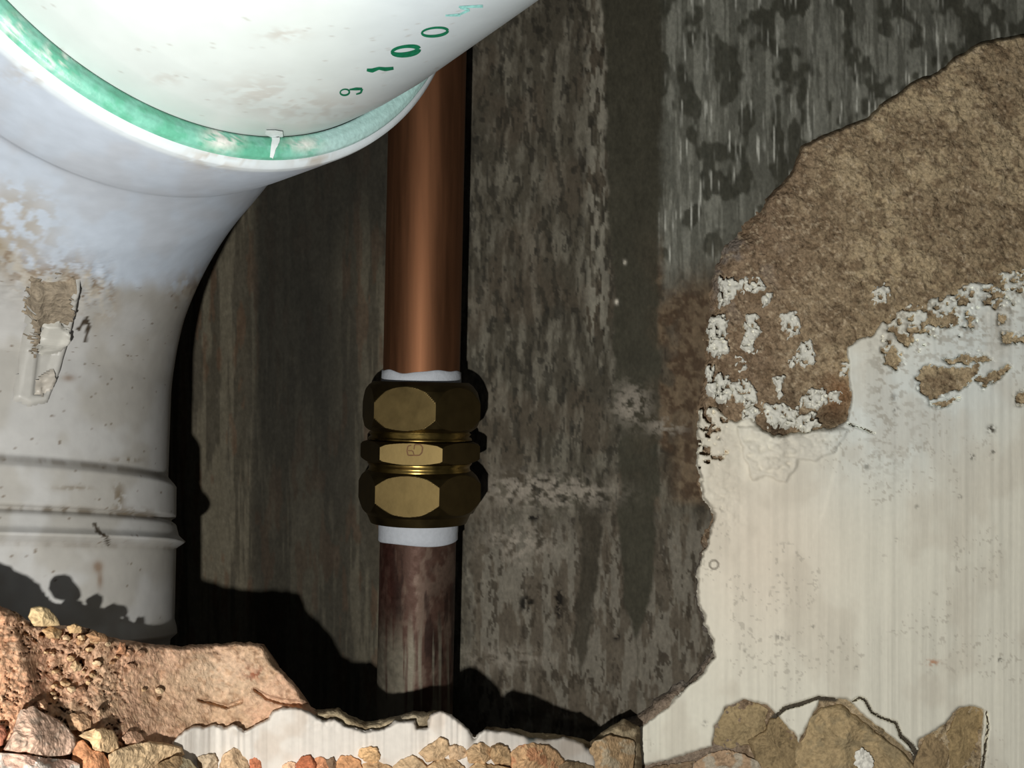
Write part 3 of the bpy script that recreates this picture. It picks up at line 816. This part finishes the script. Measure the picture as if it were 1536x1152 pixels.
for i, (nm, poly, df, fr, bkk, colr, spot, lab, cat) in enumerate(STONES):
    big = max(p[0] for p in poly) - min(p[0] for p in poly)
    fr = fr * .55 if cat != 'render lump' else fr
    if cat == 'mortar lump':
        colr = tuple(np.clip(np.array(colr) * (1.06, 1.0, .98) + (4, 2, 2), 0, 225))
    o = chunk(nm, grow(poly, 1.05), (lambda X, Y, df=df: df(X, Y) + 1.5) if cat != 'render lump' else df, fr, bkk, M_STONE, colr, seed=i * 3 + 1, rag=2.5 if big < 60 else 3.5, rough=.8 if big < 60 else 1.1,
              nr=18 if big < 80 else 34, na=72 if big < 80 else 160, spot=spot, cvar=.16)
    tag(o, lab, cat, 'lumps of render along the white wall foot' if cat == 'render lump' else 'loose rubble along the bottom edge')
fl_ = chunk('plaster_fleck', [(1280, 1128), (1292, 1122), (1304, 1128), (1312, 1146), (1300, 1158), (1282, 1150)], lambda X, Y: rend_base(X, Y) - 3.0, 1.6, 1.2, M_PAINT,
            (224, 220, 208), seed=77, rag=6, rough=.6, flat=6, cvar=.05)
tag(fl_, 'white plaster fleck stuck on the largest brown render bulge', 'plaster fleck')

# crumbs lying on the brick face
rnd = random.Random(5)
CR = [([(42, 926), (46, 912), (60, 908), (72, 912), (86, 926), (90, 938), (70, 940), (50, 940)], (190, 166, 126), 'largest crumb, pale yellow, on the crest of the brick beside the pipe', 7),
      ([(62, 946), (76, 938), (94, 946), (92, 958), (72, 958)], (178, 148, 110), 'tan crumb directly below the pale yellow crest crumb', 5),
      ([(100, 940), (112, 935), (124, 940), (122, 950), (104, 950)], (182, 152, 112), 'small tan crumb right of the pale yellow crest crumb', 4),
      ([(174, 980), (180, 962), (188, 964), (189, 983)], (176, 130, 98), 'upright sliver of brick standing on the crest', 4),
      ([(104, 1000), (112, 990), (122, 996), (122, 1006), (112, 1008)], (206, 178, 140), 'pale pointed crumb halfway down the brick face', 5),
      ([(128, 952), (140, 946), (160, 952), (164, 962), (140, 964)], (170, 132, 98), 'reddish flat crumb left of the upright sliver', 4),
      ([(56, 1052), (66, 1048), (72, 1056), (70, 1066), (58, 1064)], (198, 160, 130), 'pinkish crumb above the big pink-grey fragment', 4),
      ([(144, 1066), (152, 1063), (156, 1070), (150, 1076), (144, 1073)], (196, 164, 132), 'pale crumb above the yellow angular lump', 3)]
for i, (p, c, lab, fr) in enumerate(CR):
    o = chunk('mortar_crumb', p, lambda X, Y: brick_form(X, Y) - 1.5, fr * .8, 3, M_STONE, c, seed=i * 5 + 90, rag=2, rough=.6, nr=10, na=40, cvar=.15)
    tag(o, lab, 'crumb', 'crumbs on the brick face')
k = 0
while k < 46:
    x = rnd.uniform(20, 250); y = rnd.uniform(936, 1090)
    if x < 40 + (y - 930) * .35 or (y > 960 + (250 - x) * .55 and rnd.random() < .85):
        continue
    r = rnd.uniform(3, 7.5)
    if float(brick_sd(np.array([[x]]), np.array([[y]]))[0, 0]) < r + 5:
        continue
    poly = [(x + r * rnd.uniform(.8, 1.3) * math.cos(a), y + r * .7 * rnd.uniform(.8, 1.3) * math.sin(a)) for a in np.arange(0, 6.28, .9)]
    c = rnd.choice([(190, 160, 122), (172, 134, 100), (178, 140, 112), (198, 172, 138)])
    o = chunk('mortar_crumb', poly, lambda X, Y: brick_form(X, Y) - 1.0, r * .28, 1.5, M_STONE, c, seed=k + 200, rag=1.2, rough=.35, nr=6, na=18, cvar=.1)
    zone = 'just under its crest' if y < 985 else ('halfway down' if y < 1035 else 'just above the stones')
    tone = 'pale' if c[0] > 185 else 'reddish tan'
    tag(o, 'small %s mortar crumb on the brick face %s' % (tone, zone), 'crumb', 'small %s crumbs on the brick face %s' % (tone, zone))
    k += 1

# ------------------------------------------------------------------ the white soil pipe
C0 = np.array([-51.8, 191.4, 97.6]); AX = np.array([.709, -.696, .113]); AX /= np.linalg.norm(AX)


def sweep(pts, rad, n=360):
    T = np.gradient(pts, axis=0); T /= np.linalg.norm(T, axis=1)[:, None]
    u = np.cross(T[0], [0, 0, 1.]); u /= np.linalg.norm(u)
    V = np.zeros((len(pts), n, 3)); t = np.linspace(0, 2 * np.pi, n, endpoint=False)[:, None]
    for i in range(len(pts)):
        u = u - T[i] * (u @ T[i]); u /= np.linalg.norm(u); v = np.cross(T[i], u)
        V[i] = pts[i] + rad[i] * (np.cos(t) * u + np.sin(t) * v)
    return V


soil = empty('soil_pipe', (-141, 262, -120))
tag(soil, 'large white plastic soil pipe bend with green ring mark, dusty below', 'pipe', kind='thing')


def resample(pts, step):
    d = np.concatenate([[0], np.cumsum(np.linalg.norm(np.diff(pts, axis=0), axis=1))])
    n = int(d[-1] / step) + 1; s = np.linspace(0, d[-1], n)
    return np.stack([np.interp(s, d, pts[:, k]) for k in range(3)], 1), s


TILT = .17; SD = 28
P3 = np.array([-140.5, 274, 0.]); dup = np.array([0, math.sin(TILT), math.cos(TILT)])
P0 = C0 - AX * SD; P1 = P0 - AX * 45; P2 = P3 + dup * 50
tt = np.linspace(0, 1, 200)[:, None]
B = (1 - tt) ** 3 * P0 + 3 * tt * (1 - tt) ** 2 * P1 + 3 * tt * tt * (1 - tt) * P2 + tt ** 3 * P3
path = np.vstack([[C0 - AX * 1.5], B[:-1], P3, P3 - dup * 120])
pts, s = resample(path, .45)
blen = np.linalg.norm(np.diff(B, axis=0), axis=1).sum(); s0 = SD - 1.5; s1 = s0 + blen   # s1 = end of bend
rad = np.interp(s, [0, .8, 2.2, 10, s0, s0 + 6, s0 + .35 * blen, s0 + .8 * blen, s1,
                    s1 + 22, s1 + 24.5, s1 + 32.2, s1 + 33.2, s1 + 34.2, s1 + 37, s1 + 38.6, s1 + 40.2, s1 + 58, s1 + 60, s1 + 61.5, s1 + 63, s1 + 200],
                [58.6, 60.2, 60.4, 60.2, 59.6, 58.2, 58.0, 53.6, 53.0, 53.4, 55.6, 55.9, 54.5, 56.0, 56.8, 58.6, 56.3, 56.8, 57.4, 57.6, 56.0, 56.0])
kern = np.exp(-np.linspace(-2.5, 2.5, 41) ** 2); kern /= kern.sum()
rs_ = np.convolve(np.pad(rad, 20, 'edge'), kern, 'valid')
wm = ss(5, 14, s) * (1 - ss(s1 + 8, s1 + 18, s)); rad = rad * (1 - wm) + rs_ * wm
V = sweep(pts, rad, 600)
PX, PY = proj(V)
nrow = len(pts)
Sg = np.repeat(s[:, None], 600, 1)
Th = np.repeat(np.linspace(0, 600, 600)[None, :], nrow, 0)


def pvc_color(PX, PY, Sg):
    c = np.ones(PX.shape + (3,)) * lin((176, 186, 198))            # clean plastic, slightly cool
    c = mixc(c, lin((170, 174, 180)), ss(.45, .65, fbm(PX / 60, PY / 50, 221, 3)) * .5)
    # dust film below a ragged tide line
    yb = np.interp(PX, [-100, 0, 40, 110, 200, 300, 340], [330, 350, 400, 405, 432, 425, 400]) + 26 * (fbm(PX / 22, PY / 60, 224, 4, .6) - .5)
    dust = ss(-10, 14, PY - yb) 
    dc = mixc(np.ones(c.shape) * lin((162, 161, 158)), lin((142, 138, 129)), ss(.4, .65, fbm(PX / 50, PY / 60, 227, 3)) * .6)
    c = mixc(c, dc, dust)
    # rough cement smears at the tide line
    z = np.exp(-((PY - yb - 18) / 34) ** 2) * (1 - ss(150, 190, PX)) + .9 * np.exp(-((PY - yb - 6) / 22) ** 2) * ss(235, 290, PX)
    m = ss(.46, .56, fbm(PX / 12, PY / 16, 230, 4, .6))
    c = mixc(c, lin((122, 104, 82)), np.clip(z, 0, 1) * m * .8)
    m2 = ss(.55, .62, fbm(PX / 9, PY / 20, 233, 3))
    c = mixc(c, lin((170, 164, 152)), np.clip(z, 0, 1) * m2 * .7)
    up = (1 - ss(20, 90, np.hypot((PX - 10) * .8, PY - 335))) * ss(.42, .58, fbm(PX / 16, PY / 14, 236, 3))
    c = mixc(c, lin((150, 138, 118)), up * .7)
    # dirt held in the grooves and scattered specks
    sp = ss(.80, .84, fbm(PX / 6, PY / 6, 239, 3, .5)) 
    c = mixc(c, lin((92, 78, 62)), sp * .8 * dust)
    L = Sg - s1
    gr = np.exp(-((L - 33.2) / .9) ** 2) + .7 * np.exp(-((L - 23) / .8) ** 2) + .5 * np.exp(-((L - 40.5) / .7) ** 2)
    c = mixc(c, lin((92, 84, 72)), np.clip(gr, 0, 1) * (.35 + .6 * ss(.4, .6, fbm(PX / 14, PY / 60, 242, 3))))
    st = np.clip(blob(PX, PY, 178, 745, 9, 22) + blob(PX, PY, 200, 768, 24, 6) + blob(PX, PY, 190, 690, 20, 4) + .8 * blob(PX, PY, 110, 732, 26, 3), 0, 1)
    c = mixc(c, lin((104, 92, 74)), st * ss(.36, .5, fbm(PX / 6, PY / 8, 245, 3)) * .9)
    c = mixc(c, lin((110, 88, 68)), np.clip(1.3 * blob(PX, PY, 147, 850, 7, 8) + blob(PX, PY, 150, 870, 4, 12) + .9 * blob(PX, PY, 103, 567, 9, 5), 0, 1) * .8)
    for (x0, y0, x1, y1) in ((142, 786, 146, 796), (146, 796, 160, 806), (160, 806, 162, 816), (118, 494, 130, 477), (130, 477, 133, 488), (133, 488, 128, 512)):
        c = mixc(c, lin((60, 52, 42)), 1 - ss(.6, 2.2, -crack_d([(x0, y0, .5), (x1, y1, .5)], PX, PY) * 0 + crack_d([(x0, y0, .5), (x1, y1, .5)], PX, PY)))
    # upper socket: cement smudges near the rim
    c = mixc(c, lin((170, 166, 158)), np.clip(blob(PX, PY, 360, 240, 70, 12), 0, 1) * ss(.44, .55, fbm(PX / 10, PY / 8, 248, 3)) * .7)
    c = mixc(c, lin((196, 204, 206)), (1 - ss(1.5, 3.5, Sg)) * .8)
    smr = np.clip(blob(PX, PY, 330, 235, 46, 18) + blob(PX, PY, 470, 240, 30, 10) + .7 * blob(PX, PY, 60, 110, 50, 16), 0, 1)
    c = mixc(c, lin((160, 152, 140)), smr * ss(.46, .54, fbm(PX / 9, PY / 7, 290, 4, .6)) * .85)
    return c


cc = pvc_color(PX, PY, Sg)
n_rel = .35 * np.clip(np.exp(-((PY - 425) / 40) ** 2) * (1 - ss(150, 190, PX)), 0, 1) * (fbm(PX / 9, PY / 14, 230, 4, .6) - .4) * 3
ctr = pts[:, None, :]; nrm = (V - ctr) / np.linalg.norm(V - ctr, axis=2)[..., None]
V = V + nrm * n_rel[..., None]
fa = grid_faces(600, nrow, True)
bend = mesh_obj('pipe_bend', V, fa, M_PVC, soil, cc)
tag(bend, 'white plastic bend, clean above and dusty grey below')
Vb = V; fb = fa

# the pipe coming towards the viewer, pushed into the bend
L_ = np.concatenate([np.linspace(-24, 0, 12), np.linspace(.4, 62, 150)])
pp_ = C0 + AX * L_[:, None]
rr = np.interp(L_, [-24, 0, 6, 14, 47, 62], [54.4, 54.7, 54.7, 54.2, 50.2, 48.6])
V = sweep(pp_, rr, 600)
PX, PY = proj(V)
c = np.ones(PX.shape + (3,)) * lin((188, 196, 194))
c = mixc(c, lin((176, 186, 194)), ss(450, 650, PX) * .6)
c = mixc(c, lin((170, 168, 162)), np.clip(blob(PX, PY, 425, 52, 32, 9) + .7 * blob(PX, PY, 250, 118, 26, 10) + .8 * blob(PX, PY, 470, 165, 70, 22) + .8 * blob(PX, PY, 390, 140, 60, 25), 0, 1)
         * ss(.42, .56, fbm(PX / 18, PY / 9, 251, 4, .6)) * .8)
c = mixc(c, lin((150, 146, 140)), ss(.84, .88, fbm(PX / 8, PY / 6, 254, 2)) * .5)
UPV = V
upipe = mesh_obj('pipe', V, grid_faces(600, len(L_), True), M_PIPE, soil, c)
tag(upipe, 'brightly lit white plastic pipe with green print')
BVP = BVHTree.FromPolygons((V.reshape(-1, 3)).tolist(), grid_faces(600, len(L_), True).tolist())

# green seal between pipe and socket rim
nn = 480
ss_ = np.array([[-10, 54.7], [-2.4, 54.75], [-1.0, 54.9], [-.2, 56.6], [-.2, 57.6], [-.8, 58.6], [-2, 59.0], [-10, 59.0]])
fine_ = [ss_[0]]
for a_, b_ in zip(ss_[:-1], ss_[1:]):
    for q in np.linspace(0, 1, 5)[1:]:
        fine_.append(a_ * (1 - q) + b_ * q)
prof = np.array(fine_)
V = sweep(C0 + AX * (prof[:, :1] + np.linspace(0, 1e-3, len(prof))[:, None]), prof[:, 1], nn) if False else None
uu = np.cross(AX, [0, 0, 1.]); uu /= np.linalg.norm(uu); vv = np.cross(AX, uu)
th = np.linspace(0, 2 * np.pi, nn, endpoint=False)
V = C0 + prof[:, None, :1] * AX + prof[:, None, 1:] * (np.cos(th)[None, :, None] * uu + np.sin(th)[None, :, None] * vv)
PX, PY = proj(V)
c = np.ones(PX.shape + (3,)) * lin((110, 172, 152))
c = mixc(c, lin((160, 192, 188)), ss(430, 500, PX))
c = mixc(c, lin((84, 156, 128)), ss(.5, .62, fbm(PX / 18, PY / 18, 257, 3)) * (1 - ss(420, 520, PX)) * .8)
c = mixc(c, lin((206, 206, 200)), np.clip(1.4 * blob(PX, PY, 335, 205, 24, 18) + .8 * blob(PX, PY, 90, 85, 30, 24) + .8 * blob(PX, PY, 20, 40, 20, 16) + .9 * blob(PX, PY, 455, 216, 24, 10), 0, 1) * ss(.42, .52, fbm(PX / 9, PY / 9, 260, 4, .6)))
SEALV = V
seal = mesh_obj('seal_ring', V, grid_faces(nn, len(prof), True), M_GREEN, soil, c)
tag(seal, 'green rubber seal ring in the mouth of the bend')


def hit(bv, px, py, off=.06):
    d = unp(px, py, 1.0); d = Vector(d / np.linalg.norm(d))
    loc, nrm_, _, _ = bv.ray_cast(Vector((0, 0, 0)), d)
    if loc is None:
        return None
    if nrm_.dot(d) > 0:
        nrm_ = -nrm_
    return np.array(loc + nrm_ * off)


def strokes(name, lines, mat, parent, bv, off=.06):
    """print or stamp: ribbons lying on a surface. lines: list of (x, y, halfwidth) chains"""
    Vv = []; Fc = []
    for ln in lines:
        P = np.array(ln, float)
        d = np.concatenate([[0], np.cumsum(np.hypot(*np.diff(P[:, :2], axis=0).T))])
        n = max(int(d[-1] / 2.0), 3); q = np.linspace(0, d[-1], n)
        P = np.stack([np.interp(q, d, P[:, k]) for k in range(3)], 1)
        T = np.gradient(P[:, :2], axis=0); T /= np.maximum(np.hypot(T[:, 0], T[:, 1]), 1e-6)[:, None]
        Nn = np.stack([-T[:, 1], T[:, 0]], 1)
        b0 = len(Vv)
        for i in range(n):
            for sg in (-1, -.33, .33, 1):
                xy = P[i, :2] + sg * Nn[i] * P[i, 2]
                h_ = hit(bv, xy[0], xy[1], off)
                if h_ is None:
                    h_ = hit(bv, P[i, 0], P[i, 1], off)
                Vv.append(h_)
        for i in range(n - 1):
            for j in range(3):
                a_ = b0 + i * 4 + j
                Fc.append((a_, a_ + 1, a_ + 5, a_ + 4))
    return mesh_obj(name, np.array(Vv), Fc, mat, parent)


def oval(cx, cy, rx, ry, rot, w0, w1, a0=0, a1=360):
    out = []
    for a_ in np.linspace(math.radians(a0), math.radians(a1), 40):
        x, y = rx * math.cos(a_), ry * math.sin(a_)
        cr, sr = math.cos(rot), math.sin(rot)
        out.append((cx + x * cr - y * sr, cy + x * sr + y * cr, w0 + (w1 - w0) * (.5 + .5 * math.sin(a_ + .6))))
    return out


strokes('printed_character', [oval(517, 138, 7, 4.5, -.1, 1.0, 1.4), [(524, 134, 1), (534, 133, 2.2), (543, 133, 1.8)], [(543, 133, 1.6), (541, 139, 1.5), (534, 141, 1)]], M_INK, soil, BVP)
strokes('printed_character', [[(550, 104.5, 2), (558, 105.5, 3.2), (568, 102, 2.2), (578, 103.5, 3), (590, 102, 2.2)]], M_INK, soil, BVP)
strokes('printed_character', [oval(608, 75.5, 20, 6.2, -.12, 2.2, 4.2)], M_INK, soil, BVP)
strokes('printed_character', [oval(652, 47.5, 19.5, 6.2, -.10, 1.5, 2.2)], M_INK, soil, BVP)
strokes('printed_character', [[(668, 23, 1.2), (690, 22, 2.2)], [(688, 22, 1.6), (704, 14.5, 1.8)], [(704, 14.5, 1.6), (690, 11, 1.8)], [(688, 10, 1.4), (724, 9, 2.2)]], M_INK2, soil, BVP)

_a = Vb.reshape(-1, 3); _b = SEALV.reshape(-1, 3); 
_c = UPV.reshape(-1, 3)
BVS = BVHTree.FromPolygons(np.vstack([_a, _b, _c]).tolist(), np.vstack([fb, grid_faces(nn, len(prof), True) + len(_a), grid_faces(600, len(L_), True) + len(_a) + len(_b)]).tolist())
M_WHITE = material('white_paint_drip', base=tuple(lin((205, 212, 212))), rough=.5, vary=.05, bump=.1)
dr = strokes('paint_drip', [[(398, 196, 3), (412, 200, 7), (424, 199, 4)], [(412, 200, 6), (413, 212, 6), (409, 222, 4), (406, 236, 2.5)]], M_WHITE, soil, BVS, .25)
tag(dr, 'white paint drip across the green seal')

# moulded lug on the bend
BVB = BVHTree.FromPolygons(Vb.reshape(-1, 3).tolist(), fb.tolist())


def lug(name, poly_t, poly_b, h0, h1, mat, parent, col):
    """poly_t: raised top outline, poly_b: outline on the pipe, same count"""
    Vv = []; top = []
    for (x, y) in poly_b:
        Vv.append(hit(BVB, x, y, -.6))
    for i, (x, y) in enumerate(poly_t):
        Vv.append(hit(BVB, x, y, h0 + (h1 - h0) * (y - 400) / 200.))
    n = len(poly_t); c_ = np.mean(poly_t, 0)
    Vv.append(hit(BVB, c_[0], c_[1], h0 * .6 + h1 * .6))
    Fc = [(i, (i + 1) % n, n + (i + 1) % n, n + i) for i in range(n)] + [(n + i, n + (i + 1) % n, 2 * n) for i in range(n)]
    o = mesh_obj(name, np.array(Vv), Fc, mat, parent, smooth=False)
    return o


PXb, PYb = proj(Vb)
LUGP = [(42, 424), (122, 418), (104, 500), (90, 560), (72, 606), (42, 612), (16, 600), (28, 530), (38, 470)]
GROOVE = [(60, 410), (108, 410), (100, 470), (84, 520), (74, 560), (66, 594), (44, 596), (50, 540), (54, 480)]
CRUST = [(46, 412), (74, 420), (96, 408), (114, 416), (104, 450), (98, 486), (84, 480), (62, 486), (52, 540), (38, 548), (42, 490), (34, 440)]
DAB = [(58, 478), (84, 474), (99, 492), (97, 512), (80, 532), (56, 536), (44, 522), (54, 500)]
DAB2 = [(52, 566), (74, 552), (80, 570), (74, 588), (58, 598), (44, 590)]


def patch(name, poly, hfun, cfun, mat, rag=5):
    S = sdf(poly, PXb, PYb) + rag * (fbm(PXb / 9, PYb / 9, 270, 4, .6) - .5)
    S = np.where(Vb[..., 1] < 262, S, -50)
    inside = S > -.6
    q = fb[inside.ravel()[fb].all(1)]
    Vn_ = (Vb + nrm * hfun(PXb, PYb, S)[..., None]).reshape(-1, 3)
    used = np.unique(q); rm = np.full(len(Vn_), -1); rm[used] = np.arange(len(used))
    cl_ = cfun(PXb, PYb, S).reshape(-1, 3)[used]
    return mesh_obj(name, Vn_[used], rm[q], mat, soil, cl_)


def lug_h(X, Y, S):
    return -.3 + (3.2 - 1.4 * ss(430, 600, Y)) * ss(-1, 8, S) - 1.1 * ss(-1, 5, sdf(GROOVE, X, Y))


def flatc(rgb, sd=0, v=.2):
    return lambda X, Y, S: np.ones(X.shape + (3,)) * lin(rgb) * (1 - v + 2 * v * fbm(X / 8, Y / 10, 280 + sd, 4, .6))[..., None]


patch('moulded_lug', LUGP, lug_h, flatc((160, 158, 152), 0, .08), M_PVC, 0)
cr_ = patch('cement_crust', CRUST, lambda X, Y, S: lug_h(X, Y, sdf(LUGP, X, Y)) * ss(-8, 2, sdf(LUGP, X, Y)) + .1 + 1.2 * ss(0, 5, S) * fbm(X / 6, Y / 8, 283, 3), flatc((130, 119, 103), 3, .35), M_STONE, 34)
tag(cr_, 'brown cement crust on the top of the lug')
patch('putty_dab', DAB, lambda X, Y, S: lug_h(X, Y, sdf(LUGP, X, Y)) + .2 + 1.6 * ss(-1, 7, S), flatc((172, 170, 162), 5, .06), M_PVC, 4)
patch('putty_dab', DAB2, lambda X, Y, S: lug_h(X, Y, sdf(LUGP, X, Y)) + .2 + 1.4 * ss(-1, 6, S) * fbm(X / 5, Y / 5, 287, 3) * 1.6, flatc((156, 150, 140), 6, .2), M_PVC, 8)

# ------------------------------------------------------------------ the copper pipe and compression coupling
PD = 315.0
pa = unp(644, 0, PD); pb = unp(622, 1060, PD)
dirp = (pb - pa) / np.linalg.norm(pb - pa)                      # pointing down
e1 = np.array([1., 0, 0]) - dirp * dirp[0]; e1 /= np.linalg.norm(e1)
e2 = np.cross(dirp, e1); e2 = e2 if e2[1] < 0 else -e2          # towards the camera


def axis_at(py):
    t = (576 - py) / F * PD
    return pa + dirp * ((t - pa[2]) / dirp[2])


def lathe(name, rows, mat, parent, n=128, rfun=None, col=None, smooth=True, wob=None, th0=0.0):
    """rows: (py, radius). rfun(theta, py, r) may change the radius"""
    thh = np.linspace(0, 2 * np.pi, n, endpoint=False) + th0
    V = np.zeros((len(rows), n, 3))
    for i, (py, r) in enumerate(rows):
        rrr = np.full(n, float(r)) if rfun is None else rfun(thh, py, r)
        off = 0 if wob is None else wob(thh, i)
        V[i] = axis_at(py) + rrr[:, None] * (np.sin(thh)[:, None] * e1 + np.cos(thh)[:, None] * e2) + np.outer(np.zeros(n) + off, dirp)
    cc_ = None
    if col is not None:
        PXX, PYY = proj(V); cc_ = col(PXX, PYY)
    return mesh_obj(name, V, grid_faces(n, len(rows), True)[:, ::-1], mat, parent, cc_, smooth)


cop = empty('copper_pipe', tuple(axis_at(1280)))
tag(cop, 'vertical copper water pipe joined by a brass hexagon compression coupling', 'pipe', kind='thing')
up = lathe('pipe', [(-260, 11.0), (0, 11.0), (300, 11.0), (560, 11.0), (575, 11.0)], M_COPPER, cop)
tag(up, 'clean reddish brown copper pipe above the coupling')


def low_col(PX, PY):
    c = np.ones(PX.shape + (3,)) * lin((72, 52, 43))
    c = mixc(c, lin((94, 78, 67)), ss(.48, .62, fbm(PX / 14, PY / 26, 263, 4, .6)) * .8)
    c = mixc(c, lin((40, 25, 20)), ss(.52, .66, fbm(PX / 10, PY / 60, 266, 4)) * .8)
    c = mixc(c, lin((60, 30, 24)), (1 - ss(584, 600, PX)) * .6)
    bot = ss(900, 990, PY + 40 * (fbm(PX / 7, PY / 300, 269, 2) - .5))
    c = mixc(c, lin((112, 106, 92)), bot * ss(.42, .55, fbm(PX / 7, PY / 200, 272, 3)) * .9)
    return c


lo = lathe('pipe', [(y, 10.9) for y in np.arange(790, 1290, 3.)], M_COPPER2, cop, n=200, col=low_col)
tag(lo, 'tarnished dark brown copper pipe with grey scuffs below the coupling')
tp = lathe('tape_collar', [(556, 11.0), (557, 11.35), (563, 11.4), (575, 11.5)], M_TAPE, cop,
           wob=lambda t, i: (1.0 * np.exp(-((t + .3) ** 2) / .12) + 1.0 * np.exp(-((t - 6.28 + .3) ** 2) / .12) + .15 * np.sin(9 * t)) if i < 3 else 0)
tag(tp, 'thin white tape collar above the top nut')
tp2 = lathe('tape_collar', [(775, 11.3), (783, 11.4), (790, 11.45), (800, 11.35), (809, 11.4), (811, 11.0)], M_TAPE, cop,
            wob=lambda t, i: .25 * np.sin(3 * t) if i >= 4 else 0)
tag(tp2, 'wider white tape collar below the bottom nut')


def hexr(r, rot):
    ap = r * math.cos(math.pi / 6)

    def f(t, cap):
        a_ = np.mod(t - rot + math.pi / 6, math.pi / 3) - math.pi / 6
        return np.minimum(ap / np.cos(a_), cap)
    return f


def nut(name, y0, y1, r, rot, top, bot, parent, mat=M_BRASS):
    """chamfered hexagon between rows y0 and y1; top/bot = list of (py, cap radius) for the conical ends"""
    hf = hexr(r, rot)
    ys_ = np.unique(np.concatenate([np.linspace(y0, y1, 90), [p[0] for p in top + bot]]))
    capx = [p[0] for p in top + bot]; capr = [p[1] for p in top + bot]
    rows = [(y, float(np.interp(y, capx, capr))) for y in ys_]
    rows = [(y0, 11.2)] + rows + [(y1, 11.2)]
    return lathe(name, rows, mat, parent, n=288, rfun=lambda t, y, c: hf(t, c), smooth=False, th0=rot)


coup = lathe('coupling', [(640, 12.2), (641, 14.3), (643, 14.6), (648, 14.0), (650, 14.6), (654, 14.0), (656, 14.7), (659, 14.9), (661, 12.5)], M_BRASS2, cop, n=160)
tag(coup, 'brass coupling body with two hexagon nuts')
hexc = nut('centre_hexagon', 661, 692, 17.3, -.08, [(661, 15.0), (664, 16.6), (669, 17.6)], [(684, 17.6), (688, 17.0), (692, 15.2)], coup)
lathe('coupling_shoulder', [(691, 12), (691.5, 14.7), (694, 15.0), (698, 14.4), (702, 14.4), (706, 14.9), (709, 14.2), (710, 12)], M_BRASS2, coup, n=160)
n1_ = nut('compression_nut', 573, 646, 17.6, -.21, [(573, 13.6), (578, 14.9), (587, 16.2), (606, 17.8)], [(625, 17.8), (640, 16.2), (646, 14.6)], coup)
n2_ = nut('compression_nut', 705, 783, 17.9, -.13, [(705, 14.9), (712, 16.4), (724, 18.0)], [(748, 18.0), (764, 16.0), (770, 14.8), (783, 13.7)], coup)
bpy.context.view_layer.update()
bvh = BVHTree.FromPolygons([tuple(v.co * 1000) for v in hexc.data.vertices], [tuple(p.vertices) for p in hexc.data.polygons])
strokes('stamped_mark', [[(622, 667, .9), (630, 666.5, 1), (634, 671, 1.1), (633, 679, 1.1), (629, 683, 1), (612, 683, 1), (610.5, 676, 1), (612, 669, .9), (617, 668, .8)],
                         [(612, 676, .8), (619, 676, .8), (621, 682, .8)], [(622, 667, .8), (621, 674, .8)]], M_BRASSDARK, coup, bvh, .05)
